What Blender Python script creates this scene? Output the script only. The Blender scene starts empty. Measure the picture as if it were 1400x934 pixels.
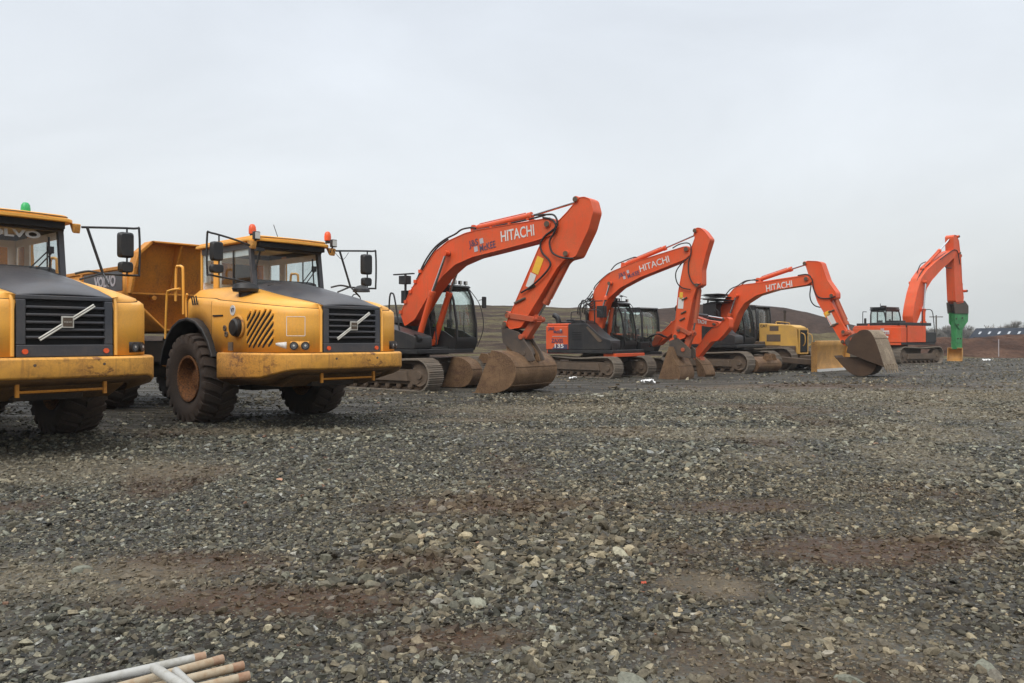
import bpy, math, random
import numpy as np
from mathutils import Vector, Matrix
random.seed(7); RNG = np.random.default_rng(11)
SC = bpy.context.scene; COL = SC.collection
FPX, CAMH, HZ = 1088.0, 1.5, 462.0
R = math.radians

# ------------------------------------------------------------------ materials
def nodes_of(m):
    m.use_nodes = True; nt = m.node_tree; nt.nodes.clear()
    return nt, nt.nodes, nt.links
def N(nt, typ, **kw):
    n = nt.nodes.new(typ)
    for k, v in kw.items():
        if k in n.inputs.keys(): n.inputs[k].default_value = v
        else: setattr(n, k, v)
    return n
def noise(nt, vec, scale, detail=4, rough=.55, dist=0):
    n = N(nt, 'ShaderNodeTexNoise'); n.inputs['Scale'].default_value = scale
    n.inputs['Detail'].default_value = detail; n.inputs['Roughness'].default_value = rough
    n.inputs['Distortion'].default_value = dist
    nt.links.new(vec, n.inputs['Vector']); return n.outputs['Fac']
def ramp(nt, fac, stops, interp='LINEAR'):
    n = N(nt, 'ShaderNodeValToRGB'); cr = n.color_ramp; cr.interpolation = interp
    while len(cr.elements) < len(stops): cr.elements.new(.5)
    for e, (p, c) in zip(cr.elements, stops):
        e.position = p; e.color = (c, c, c, 1) if not isinstance(c, tuple) else (*c[:3], 1)
    nt.links.new(fac, n.inputs['Fac']); return n.outputs['Color']
def mix(nt, fac, a, b, mode='MIX'):
    n = N(nt, 'ShaderNodeMix', data_type='RGBA', blend_type=mode)
    for sock, v in ((n.inputs[0], fac), (n.inputs[6], a), (n.inputs[7], b)):
        if isinstance(v, (int, float)): sock.default_value = v
        elif isinstance(v, tuple): sock.default_value = (*v[:3], 1)
        else: nt.links.new(v, sock)
    return n.outputs[2]
def bump(nt, h, strength, dist, normal=None):
    n = N(nt, 'ShaderNodeBump'); n.inputs['Strength'].default_value = strength
    n.inputs['Distance'].default_value = dist; nt.links.new(h, n.inputs['Height'])
    if normal: nt.links.new(normal, n.inputs['Normal'])
    return n.outputs['Normal']
def finish(nt, col, rough, nrm=None, metal=0., spec=.5, coat=0.):
    b = N(nt, 'ShaderNodeBsdfPrincipled'); o = N(nt, 'ShaderNodeOutputMaterial')
    if isinstance(col, tuple): b.inputs['Base Color'].default_value = (*col, 1)
    else: nt.links.new(col, b.inputs['Base Color'])
    if isinstance(rough, (int, float)): b.inputs['Roughness'].default_value = rough
    else: nt.links.new(rough, b.inputs['Roughness'])
    b.inputs['Metallic'].default_value = metal
    b.inputs['Specular IOR Level'].default_value = spec
    b.inputs['Coat Weight'].default_value = coat
    if nrm: nt.links.new(nrm, b.inputs['Normal'])
    nt.links.new(b.outputs[0], o.inputs[0]); return b
def pmat(name, base, dirt=(.16, .11, .07), amount=.3, rough=.45, scale=2.2, fine=35, metal=0., bmp=.15, spec=.4, chips=0., chipcol=(.12, .05, .03), streak=0.):
    """weathered surface: base colour, blotchy dust, fine speckle, optional chips and vertical streaks"""
    m = bpy.data.materials.new(name); nt, ns, lk = nodes_of(m)
    tc = N(nt, 'ShaderNodeTexCoord'); ob = tc.outputs['Object']
    big = noise(nt, ob, scale, 6, .62, .3); sm = noise(nt, ob, fine, 4, .6)
    lo = .62 - amount * .45
    mask = ramp(nt, big, [(max(0, lo - .13), 0.), (min(1, lo + .2), min(1., .35 + amount))])
    fm = ramp(nt, sm, [(.35, .35), (.7, 1.)])
    mm = mix(nt, 1., mask, fm, 'MULTIPLY')
    col = mix(nt, mm, base, dirt)
    var = ramp(nt, noise(nt, ob, .7, 2), [(.3, .86), (.7, 1.08)])
    col = mix(nt, 1., col, var, 'MULTIPLY')
    if streak > 0:
        mp = N(nt, 'ShaderNodeMapping'); mp.inputs['Scale'].default_value = (9, 9, .8); lk.new(ob, mp.inputs['Vector'])
        st = ramp(nt, noise(nt, mp.outputs[0], 1.6, 4, .6), [(.55, 0.), (.75, streak)])
        col = mix(nt, st, col, dirt)
    if chips > 0:
        mp = N(nt, 'ShaderNodeMapping'); mp.inputs['Scale'].default_value = (1, 1, 2.2); lk.new(ob, mp.inputs['Vector'])
        ch = ramp(nt, noise(nt, mp.outputs[0], 3.2, 9, .78, .3), [(.66 - chips * .16, 0.), (.71 - chips * .16, .85)])
        gate = ramp(nt, noise(nt, ob, 1.1, 3), [(.46, 0.), (.6, 1.)])
        col = mix(nt, mix(nt, 1., ch, gate, 'MULTIPLY'), col, chipcol)
    rg = ramp(nt, mm, [(0., rough), (1., min(1, rough + .4))])
    finish(nt, col, rg, bump(nt, sm, bmp, .01), metal, spec)
    return m
MT = {}
MT['orange'] = pmat('orange_paint', (.72, .080, .014), (.36, .11, .045), .36, .40, 1.4, streak=.5)
MT['orange_dusty'] = pmat('dusty_orange_paint', (.52, .065, .016), (.26, .11, .06), .55, .5, 2.2, streak=.4)
MT['yellow'] = pmat('yellow_paint', (.86, .41, .055), (.48, .25, .09), .28, .36, 1.3, streak=.25)
MT['darkyellow'] = pmat('dark_yellow_paint', (.20, .10, .025), (.07, .045, .03), .6, .7, 2.0)  # darker yellow for the bumper underside and belly guard
MT['yellow_worn'] = pmat('worn_yellow_paint', (.78, .38, .065), (.26, .12, .045), .48, .5, 1.9, chips=.95, streak=.6)
MT['body_yellow'] = pmat('dump_body_paint', (.68, .27, .025), (.25, .11, .035), .45, .5, 1.5, chips=.35, streak=.6)
MT['dozer_yellow'] = pmat('dozer_paint', (.62, .36, .07), (.34, .21, .09), .4, .5, 2.0)
MT['blade_yellow'] = pmat('blade_paint', (.60, .31, .07), (.13, .08, .05), .5, .55, 1.0, streak=.4)
MT['charcoal'] = pmat('charcoal_paint', (.045, .047, .055), (.12, .10, .085), .32, .36, 2.0)
MT['darkpanel'] = pmat('dark_panel_paint', (.017, .017, .019), (.07, .058, .045), .28, .38, 1.8, streak=.3)
MT['black'] = pmat('black_plastic', (.011, .0115, .013), (.06, .05, .04), .26, .42, 3.0)
MT['gap'] = pmat('dark_recess', (.008, .008, .009), (.03, .025, .02), .3, .8, 3.0)
MT['chassis'] = pmat('muddy_chassis', (.022, .019, .017), (.085, .06, .042), .5, .75, 3.0)
MT['rubber'] = pmat('dusty_rubber', (.026, .021, .018), (.075, .050, .035), .6, .8, 2.5, bmp=.5)
MT['rimyellow'] = pmat('muddy_rim', (.34, .12, .02), (.045, .027, .017), .95, .6, 3.5)
MT['shoe'] = pmat('track_steel', (.13, .115, .095), (.24, .19, .14), .6, .65, 4.0, bmp=.5)
MT['mudsteel'] = pmat('muddy_steel', (.075, .055, .04), (.15, .105, .07), .55, .75, 3.5, bmp=.5)
MT['bucket'] = pmat('bucket_steel', (.22, .128, .062), (.070, .038, .020), .62, .55, 2.6, bmp=1., chips=.9, chipcol=(.09, .045, .028), streak=.5)
MT['drybucket'] = pmat('dried_mud_steel', (.40, .32, .22), (.085, .055, .036), .72, .9, 2.2, bmp=1.)
MT['darkbucket'] = pmat('dark_muddy_bucket', (.050, .028, .016), (.10, .060, .034), .45, .85, 2.4, bmp=.6)
MT['hitch'] = pmat('hitch_steel', (.05, .042, .038), (.13, .09, .06), .5, .6, 3.0)
MT['chrome'] = pmat('rod_chrome', (.55, .55, .56), (.3, .27, .24), .1, .2, 3.0, metal=1.)
MT['badge'] = pmat('badge_metal', (.62, .60, .54), (.35, .3, .22), .25, .35, 5.0, metal=.3)
MT['hose'] = pmat('rubber_hose', (.012, .012, .013), (.05, .04, .035), .3, .5, 5.0)
MT['green'] = pmat('green_paint', (.045, .30, .085), (.03, .09, .04), .5, .4, 2.5, streak=.5)
MT['ivory'] = pmat('decal_white', (.62, .61, .58), (.5, .42, .35), .2, .5, 5.0)
MT['navy'] = pmat('decal_navy', (.05, .05, .10), (.2, .1, .08), .2, .5, 5.0)
MT['greydecal'] = pmat('decal_grey', (.42, .40, .42), (.4, .3, .26), .3, .5, 5.0)
MT['yellowdecal'] = pmat('decal_yellow', (.75, .42, .03), (.4, .3, .1), .2, .5, 5.0)
MT['lens'] = pmat('lamp_lens', (.5, .5, .47), (.3, .27, .22), .2, .12, 5.0, spec=.8)
MT['amber'] = pmat('amber_lens', (.75, .10, .025), (.4, .1, .05), .2, .2, 5.0)
MT['greenlens'] = pmat('green_lens', (.02, .42, .12), (.1, .3, .15), .2, .2, 5.0)
MT['galv'] = pmat('galvanised_tube', (.46, .46, .44), (.28, .26, .21), .5, .4, 5.0, metal=.15)
MT['oldtube'] = pmat('weathered_tube', (.42, .37, .27), (.28, .17, .09), .5, .55, 9.0)
MT['rust'] = pmat('tube_rust', (.24, .12, .065), (.45, .36, .26), .5, .8, 14.0)
MT['headlens'] = pmat('dark_lens', (.07, .07, .075), (.2, .2, .2), .2, .08, 9.0, spec=.9)
MT['panelgrey'] = pmat('pale_sheet', (.62, .64, .67), (.45, .43, .4), .2, .35, 4.0)
MT['slate'] = pmat('slate_roof', (.035, .042, .055), (.06, .06, .068), .3, 1., 2.0, spec=.05)
MT['render'] = pmat('house_wall', (.45, .43, .40), (.3, .28, .25), .3, .8, 1.0)
MT['bark'] = pmat('bark', (.10, .085, .07), (.15, .13, .11), .4, .9, 4.0)
MT['twig'] = pmat('twigs', (.22, .20, .18), (.14, .14, .12), .4, .9, .8)
MT['litter'] = pmat('white_litter', (.75, .75, .74), (.5, .45, .4), .2, .7, 8.0)
MT['orangelitter'] = pmat('orange_litter', (.45, .07, .03), (.3, .1, .05), .4, .6, 8.0)
MT['seat'] = pmat('seat_fabric', (.035, .035, .04), (.08, .07, .06), .3, .9, 5.0)
MT['hivis'] = pmat('lime_fabric', (.30, .42, .08), (.2, .25, .1), .3, .9, 5.0)
MT['cream'] = pmat('cab_lining', (.80, .77, .75), (.5, .45, .4), .15, .8, 3.0)
def glassmat(name, tint, fr=.12, rough=.03):
    m = bpy.data.materials.new(name); nt, ns, lk = nodes_of(m)
    tr = N(nt, 'ShaderNodeBsdfTransparent'); tr.inputs[0].default_value = (*tint, 1)
    gl = N(nt, 'ShaderNodeBsdfGlossy'); gl.inputs['Roughness'].default_value = rough
    tc = N(nt, 'ShaderNodeTexCoord')
    dust = N(nt, 'ShaderNodeBsdfDiffuse'); dust.inputs[0].default_value = (.22, .2, .17, 1)
    lw = N(nt, 'ShaderNodeFresnel'); lw.inputs['IOR'].default_value = 1.42 + fr
    m1 = N(nt, 'ShaderNodeMixShader'); gm = N(nt, 'ShaderNodeNewGeometry'); ib = N(nt, 'ShaderNodeMath', operation='SUBTRACT'); ib.inputs[0].default_value = 1.; lk.new(gm.outputs['Backfacing'], ib.inputs[1]); mu = N(nt, 'ShaderNodeMath', operation='MULTIPLY'); lk.new(lw.outputs[0], mu.inputs[0]); lk.new(ib.outputs[0], mu.inputs[1]); lk.new(mu.outputs[0], m1.inputs[0]); lk.new(tr.outputs[0], m1.inputs[1]); lk.new(gl.outputs[0], m1.inputs[2])
    m2 = N(nt, 'ShaderNodeMixShader'); lk.new(ramp(nt, noise(nt, tc.outputs['Object'], 3, 5), [(.4, .02), (.75, .09)]), m2.inputs[0])
    lk.new(m1.outputs[0], m2.inputs[1]); lk.new(dust.outputs[0], m2.inputs[2])
    o = N(nt, 'ShaderNodeOutputMaterial'); lk.new(m2.outputs[0], o.inputs[0]); return m
MT['glass'] = glassmat('window_glass', (.93, .97, .96), .12)
MT['clear'] = glassmat('windscreen_glass', (.975, .985, .98), .05)
MT['sideglass'] = glassmat('tinted_glass', (.90, .945, .95), .12)
MT['skylight'] = pmat('skylight_glass', (.42, .44, .46), (.3, .3, .3), .1, .15, 3.0)

# ------------------------------------------------------------------ mesh collecting
class MB:
    def __init__(s, tf=None): s.v = []; s.f = []; s.tf = tf
    def add(s, vs, fs):
        o = len(s.v)
        for p in vs:
            p = Vector(p)
            if s.tf is not None: p = s.tf @ p
            s.v.append(p)
        s.f += [tuple(i + o for i in f) for f in fs]; return s
    def box(s, a, b, m=None):
        (x0, y0, z0), (x1, y1, z1) = a, b
        vs = [Vector(p) for p in ((x0,y0,z0),(x1,y0,z0),(x1,y1,z0),(x0,y1,z0),(x0,y0,z1),(x1,y0,z1),(x1,y1,z1),(x0,y1,z1))]
        if m is not None: vs = [m @ p for p in vs]
        return s.add(vs, [(0,3,2,1),(4,5,6,7),(0,1,5,4),(1,2,6,5),(2,3,7,6),(3,0,4,7)])
    def prism(s, poly, y0, y1, inset=0.):
        n = len(poly); A = sum(poly[i][0]*poly[(i+1)%n][1]-poly[(i+1)%n][0]*poly[i][1] for i in range(n))
        if A < 0: poly = poly[::-1]
        vs = [(x, y0, z) for x, z in poly] + [(x, y1, z) for x, z in poly]
        fs = [tuple(range(n)), tuple(range(2*n-1, n-1, -1))]
        fs += [(i, n+i, n+(i+1)%n, (i+1)%n) for i in range(n)]
        return s.add(vs, fs)
    def zprism(s, poly, z0, z1):
        n = len(poly); A = sum(poly[i][0]*poly[(i+1)%n][1]-poly[(i+1)%n][0]*poly[i][1] for i in range(n))
        if A < 0: poly = poly[::-1]
        vs = [(x, y, z0) for x, y in poly] + [(x, y, z1) for x, y in poly]
        fs = [tuple(range(n-1, -1, -1)), tuple(range(n, 2*n))]
        fs += [(i, (i+1)%n, n+(i+1)%n, n+i) for i in range(n)]
        return s.add(vs, fs)
    def cyl(s, p0, p1, r0, r1=None, n=14, caps=True):
        r1 = r0 if r1 is None else r1
        p0 = Vector(p0); p1 = Vector(p1); d = (p1-p0).normalized()
        a = d.cross(Vector((0,0,1)));
        if a.length < 1e-3: a = d.cross(Vector((0,1,0)))
        a.normalize(); b = d.cross(a)
        vs = []
        for p, r in ((p0, r0), (p1, r1)):
            vs += [p + (a*math.cos(2*math.pi*i/n) + b*math.sin(2*math.pi*i/n))*r for i in range(n)]
        fs = [(i, (i+1)%n, n+(i+1)%n, n+i) for i in range(n)]
        if caps: fs += [tuple(range(n-1,-1,-1)), tuple(range(n, 2*n))]
        return s.add(vs, fs)
    def tube(s, path, r, n=8):
        path = [Vector(p) for p in path]; rings = []; L = len(path)
        prev = None
        for i, p in enumerate(path):
            d = (path[min(i+1, L-1)] - path[max(i-1, 0)]).normalized()
            if prev is None:
                a = d.cross(Vector((0,0,1)))
                if a.length < 1e-2: a = d.cross(Vector((1,0,0)))
            else: a = prev - d*prev.dot(d)
            a.normalize(); prev = a; b = d.cross(a)
            rings.append([p + (a*math.cos(2*math.pi*k/n) + b*math.sin(2*math.pi*k/n))*r for k in range(n)])
        vs = [q for rg in rings for q in rg]
        fs = [(i*n+k, i*n+(k+1)%n, (i+1)*n+(k+1)%n, (i+1)*n+k) for i in range(L-1) for k in range(n)]
        fs += [tuple(range(n-1,-1,-1)), tuple((L-1)*n+k for k in range(n))]
        return s.add(vs, fs)
    def lathe(s, prof, c, axis='y', n=32):
        c = Vector(c); vs = []
        for (r, h) in prof:
            for k in range(n):
                a = 2*math.pi*k/n
                vs.append(c + (Vector((r*math.cos(a), h, r*math.sin(a))) if axis == 'y' else Vector((r*math.cos(a), r*math.sin(a), h))))
        m = len(prof)
        return s.add(vs, [(i*n+k, i*n+(k+1)%n, (i+1)*n+(k+1)%n, (i+1)*n+k) for i in range(m-1) for k in range(n)])
    def grid(s, rows, flip=False):
        n = len(rows[0]); vs = [p for r_ in rows for p in r_]
        fs = [(i*n+j, i*n+j+1, (i+1)*n+j+1, (i+1)*n+j) for i in range(len(rows)-1) for j in range(n-1)]
        if flip: fs = [f[::-1] for f in fs]
        return s.add(vs, fs)
    def build(s, name, mat, parent=None, bevel=0., smooth=35, solid=0., label=None, seg=2):
        me = bpy.data.meshes.new(name); me.from_pydata([tuple(v) for v in s.v], [], s.f); me.update()
        me.materials.append(MT[mat] if isinstance(mat, str) else mat)
        if smooth:
            me.shade_smooth(); me.set_sharp_from_angle(angle=R(smooth))
        o = bpy.data.objects.new(name, me); COL.objects.link(o)
        if parent: o.parent = parent
        if solid:
            md = o.modifiers.new('solid', 'SOLIDIFY'); md.thickness = solid; md.offset = 0
        if bevel:
            md = o.modifiers.new('bevel', 'BEVEL'); md.width = bevel; md.segments = seg; md.limit_method = 'ANGLE'; md.angle_limit = R(35)
            md.harden_normals = True
        if label: o['label'] = label
        return o
def tag(o, label=None, cat=None, group=None, kind=None):
    if label: o['label'] = label
    if cat: o['category'] = cat
    if group: o['group'] = group
    if kind: o['kind'] = kind
    return o
def smoothpath(pts, sub=6):
    P = [Vector(p) for p in pts]; out = []
    for i in range(len(P)-1):
        p0 = P[max(i-1,0)]; p1 = P[i]; p2 = P[i+1]; p3 = P[min(i+2,len(P)-1)]
        for k in range(sub):
            t = k/sub
            out.append(.5*((2*p1) + (p2-p0)*t + (2*p0-5*p1+4*p2-p3)*t*t + (3*p1-p0-3*p2+p3)*t**3))
    out.append(P[-1]); return out
def roundpoly(poly, rr, seg=3):
    """round the corners of a polygon by chopping"""
    out = []; n = len(poly)
    for i in range(n):
        a = Vector(poly[i-1]); b = Vector(poly[i]); c = Vector(poly[(i+1)%n])
        r1 = min(rr, (a-b).length*.4); r2 = min(rr, (c-b).length*.4)
        p = b + (a-b).normalized()*r1; q = b + (c-b).normalized()*r2
        for k in range(seg+1):
            t = k/seg; out.append(tuple((1-t)**2*p + 2*t*(1-t)*b + t*t*q))
    return out
_fonts = {}
def lettering(parent, text, mat, size, origin, xdir, ydir, bold=.0, name='lettering', width=None, depth=.002, label=None):
    cu = bpy.data.curves.new('txt', 'FONT'); cu.body = text; cu.size = size; cu.extrude = depth; cu.offset = bold
    cu.align_x = 'CENTER'; cu.align_y = 'CENTER'; cu.resolution_u = 3
    ob = bpy.data.objects.new('txt', cu); COL.objects.link(ob)
    bpy.context.view_layer.update()
    me = bpy.data.meshes.new_from_object(ob.evaluated_get(bpy.context.evaluated_depsgraph_get()))
    bpy.data.objects.remove(ob)
    X = Vector(xdir).normalized(); Y = Vector(ydir); Y = (Y - X*Y.dot(X)).normalized(); Z = X.cross(Y)
    sx = 1.
    if width:
        w = max(v.co.x for v in me.vertices) - min(v.co.x for v in me.vertices); sx = width/w
    O = Vector(origin)
    for v in me.vertices: v.co = O + X*v.co.x*sx + Y*v.co.y + Z*v.co.z
    me.materials.clear(); me.materials.append(MT[mat])
    o = bpy.data.objects.new(name, me); COL.objects.link(o); o.parent = parent
    if label: o['label'] = label
    return o

# ------------------------------------------------------------------ pose: turns points read off the photograph into a machine's own metres
class Pose:
    def __init__(s, x, y, deg):
        s.c = Vector((x, y)); a = R(deg); s.a = -a
        s.f = Vector((math.cos(a), -math.sin(a))); s.l = Vector((math.sin(a), math.cos(a)))
    def root(s, name):
        o = bpy.data.objects.new(name, None); COL.objects.link(o); o.empty_display_size = .5
        o.location = (s.c.x, s.c.y, -.02); o.rotation_euler = (0, 0, s.a); return o
    def sz(s, u, v, t):
        k = (u-700)/FPX; w = (HZ-v)/FPX
        D = (t + s.c.dot(s.l)) / (k*s.l.x + s.l.y)
        q = Vector((k*D, D)) - s.c
        return (q.dot(s.f), CAMH + w*D)
    def scr(s, x, t, z):
        q = s.c + s.f*x + s.l*t
        return 700 + FPX*q.x/q.y, HZ - FPX*(z-CAMH)/q.y
class Zm:   # a reading frame over the photograph
    def __init__(s, pose, ox, oy, k): s.p = pose; s.o = (ox, oy, k)
    def __call__(s, pts, t):
        ox, oy, k = s.o
        return [s.p.sz(ox + x*k, oy + y*k, t) for x, y in pts]
    def one(s, pt, t): return s([pt], t)[0]

def v3(sz, t): return Vector((sz[0], t, sz[1]))
def ram(parent, a, b, c, t, r, mat='orange', tilt=0.):
    """hydraulic cylinder from a (base pin) to b (gland) to c (rod pin), all in the machine's plane t"""
    a, b, c = v3(a, t), v3(b, t), v3(c, t); d = (b-a).normalized()
    m = MB(); m.cyl(a, b, r, n=16); m.cyl(b - d*r*1.2, b + d*r*.3, r*1.22, n=16)
    m.cyl(a - Vector((0, r*1.25, 0)), a + Vector((0, r*1.25, 0)), r*1.15, n=14)
    m.cyl(a + d*r*1.5, a + d*r*1.9, r*1.12, n=16)
    nb = Vector((-d.z, 0, d.x))
    m.tube([a + d*r*2 + nb*r*1.25, b - d*r*2 + nb*r*1.25], r*.18, 6)
    cy = m.build('cylinder', mat, parent)
    m = MB(); m.cyl(b, c, r*.5, n=12); rod = m.build('rod', 'chrome', cy)
    m = MB(); m.cyl(c - Vector((0, r*1.1, 0)), c + Vector((0, r*1.1, 0)), r*.95, n=14); m.build('rod_eye', mat, cy)
    return cy
def pins(m, pts, t0, t1, r):
    for p in pts: m.cyl((p[0], t0, p[1]), (p[0], t1, p[1]), r, n=14)
def boxbeam(name, parent, poly, w, mat='orange', rims=True, bosses=(), br=.09, rr=.05):
    m = MB(); poly = roundpoly(poly, rr, 2); m.prism(poly, -w/2, w/2)
    pins(m, bosses, -w/2-.045, w/2+.045, br); pins(m, bosses, -w/2-.06, w/2+.06, br*.55)
    # flange plates that stand a little proud of the side plates
    n = len(poly)
    for i in range(n):
        a, b = Vector(poly[i]), Vector(poly[(i+1) % n]); d = b-a
        if d.length < .002: continue
        d.normalize(); nb = Vector((-d.y, d.x))*.011; a2 = a-d*.004; b2 = b+d*.004
        m.prism([tuple(a2+nb), tuple(a2-nb), tuple(b2-nb), tuple(b2+nb)], -w/2-.016, w/2+.016)
    o = m.build(name, mat, parent, bevel=.006)
    for p in bosses:
        q = MB(); q.cyl((p[0], -w/2-.075, p[1]), (p[0], -w/2-.05, p[1]), br*.8, n=14); q.box((p[0]-.02, -w/2-.08, p[1]-br*.7), (p[0]+.02, -w/2-.076, p[1]+br*.7)); q.build('pin_cap', 'mudsteel', o)
    return o

# ------------------------------------------------------------------ running gear
def make_track(parent, cy, L, h, w, rot, mat='shoe', slope=0., up=0.):
    """one crawler: shoes, frame, idler, sprocket, rollers"""
    tf = Matrix.Rotation(rot, 4, 'Z'); r = h/2; hl = L/2 - r
    path = []
    def seg(a, b, n): return [a.lerp(b, i/n) for i in range(n)]
    T = []
    n1 = int(round(2*hl/.18)); n2 = int(round(math.pi*r/.18))
    for i in range(n1): T.append((-hl + 2*hl*i/n1, 0.02, 0.))
    for i in range(n2): a = -math.pi/2 + math.pi*i/n2; T.append((hl + r*math.cos(a), r + r*math.sin(a), a + math.pi/2))
    for i in range(n1):
        x = hl - 2*hl*i/n1; T.append((x, h - .035*math.sin(math.pi*i/n1)**2 * 1.5, math.pi))
    for i in range(n2): a = math.pi/2 + math.pi*i/n2; T.append((-hl + r*math.cos(a), r + r*math.sin(a), a + math.pi/2))
    m = MB(tf)
    for (x, z, a) in T:
        c, s_ = math.cos(a), math.sin(a)
        # outward normal of the loop (counter clockwise): (sin a, -cos a)
        def Q(dx, dn): return (x + c*dx + s_*dn, z + s_*dx - c*dn)
        pl = [Q(-.088, -.03), Q(.088, -.03), Q(.088, .0), Q(.075, .0), Q(.07, .028), Q(.058, .028), Q(.05, .004), Q(.012, .004), Q(.006, .022), Q(-.006, .022), Q(-.012, .004), Q(-.05, .004), Q(-.058, .028), Q(-.07, .028), Q(-.075, 0), Q(-.088, 0)]
        m.prism(pl, cy - w/2, cy + w/2)
    tr = m.build('track', mat, parent, smooth=0)
    m = MB(tf); m.prism(roundpoly([(-hl+.05, .2), (hl-.1, .2), (hl+.12, .34), (hl+.12, .54), (hl-.3, .62), (-hl+.2, .62), (-hl-.02, .5)], .05, 2), cy - w*.30, cy + w*.30)
    m.prism([(-hl+.3, .3), (hl-.35, .3), (hl-.45, .56), (-hl+.4, .56)], cy - w*.46, cy + w*.46)
    # links inside the loop
    m.box((-hl, cy-.09, h-.14), (hl, cy+.09, h-.05)); m.box((-hl, cy-.09, .05), (hl, cy+.09, .13))
    m.build('track_frame', 'mudsteel', tr, bevel=.01)
    for sx, nm, rr_ in ((1, 'idler', .8), (-1, 'sprocket', .82)):
        m = MB(tf); R0 = (r-.04)*rr_+.04
        m.lathe([(0, -w*.36), (.10, -w*.36), (.12, -w*.30), (R0*.6, -w*.26), (R0*.8, -w*.30), (R0*.92, -w*.2), (R0, -.1), (R0, .1), (R0*.92, w*.2), (R0*.8, w*.3), (R0*.6, w*.26), (.12, w*.3), (0, w*.36)], (sx*hl, cy, r), n=24)
        if nm == 'sprocket':
            for k in range(20):
                a = 2*math.pi*k/20; mm_ = Matrix.Translation((sx*hl, cy, r)) @ Matrix.Rotation(-a, 4, 'Y')
                m.box((R0-.02, -.05, -.03), (R0+.035, .05, .03), mm_)
        m.build(nm, 'mudsteel', tr)
    nr = 7
    for k in range(nr):
        x = -hl + .35 + (2*hl - .7)*k/(nr-1)
        m = MB(tf); m.cyl((x, cy - w*.33, .16), (x, cy + w*.33, .16), .085, n=12); m.cyl((x, cy - w*.36, .16), (x, cy + w*.36, .16), .05, n=10)
        m.build('roller', 'mudsteel', tr)
    return tr

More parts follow.
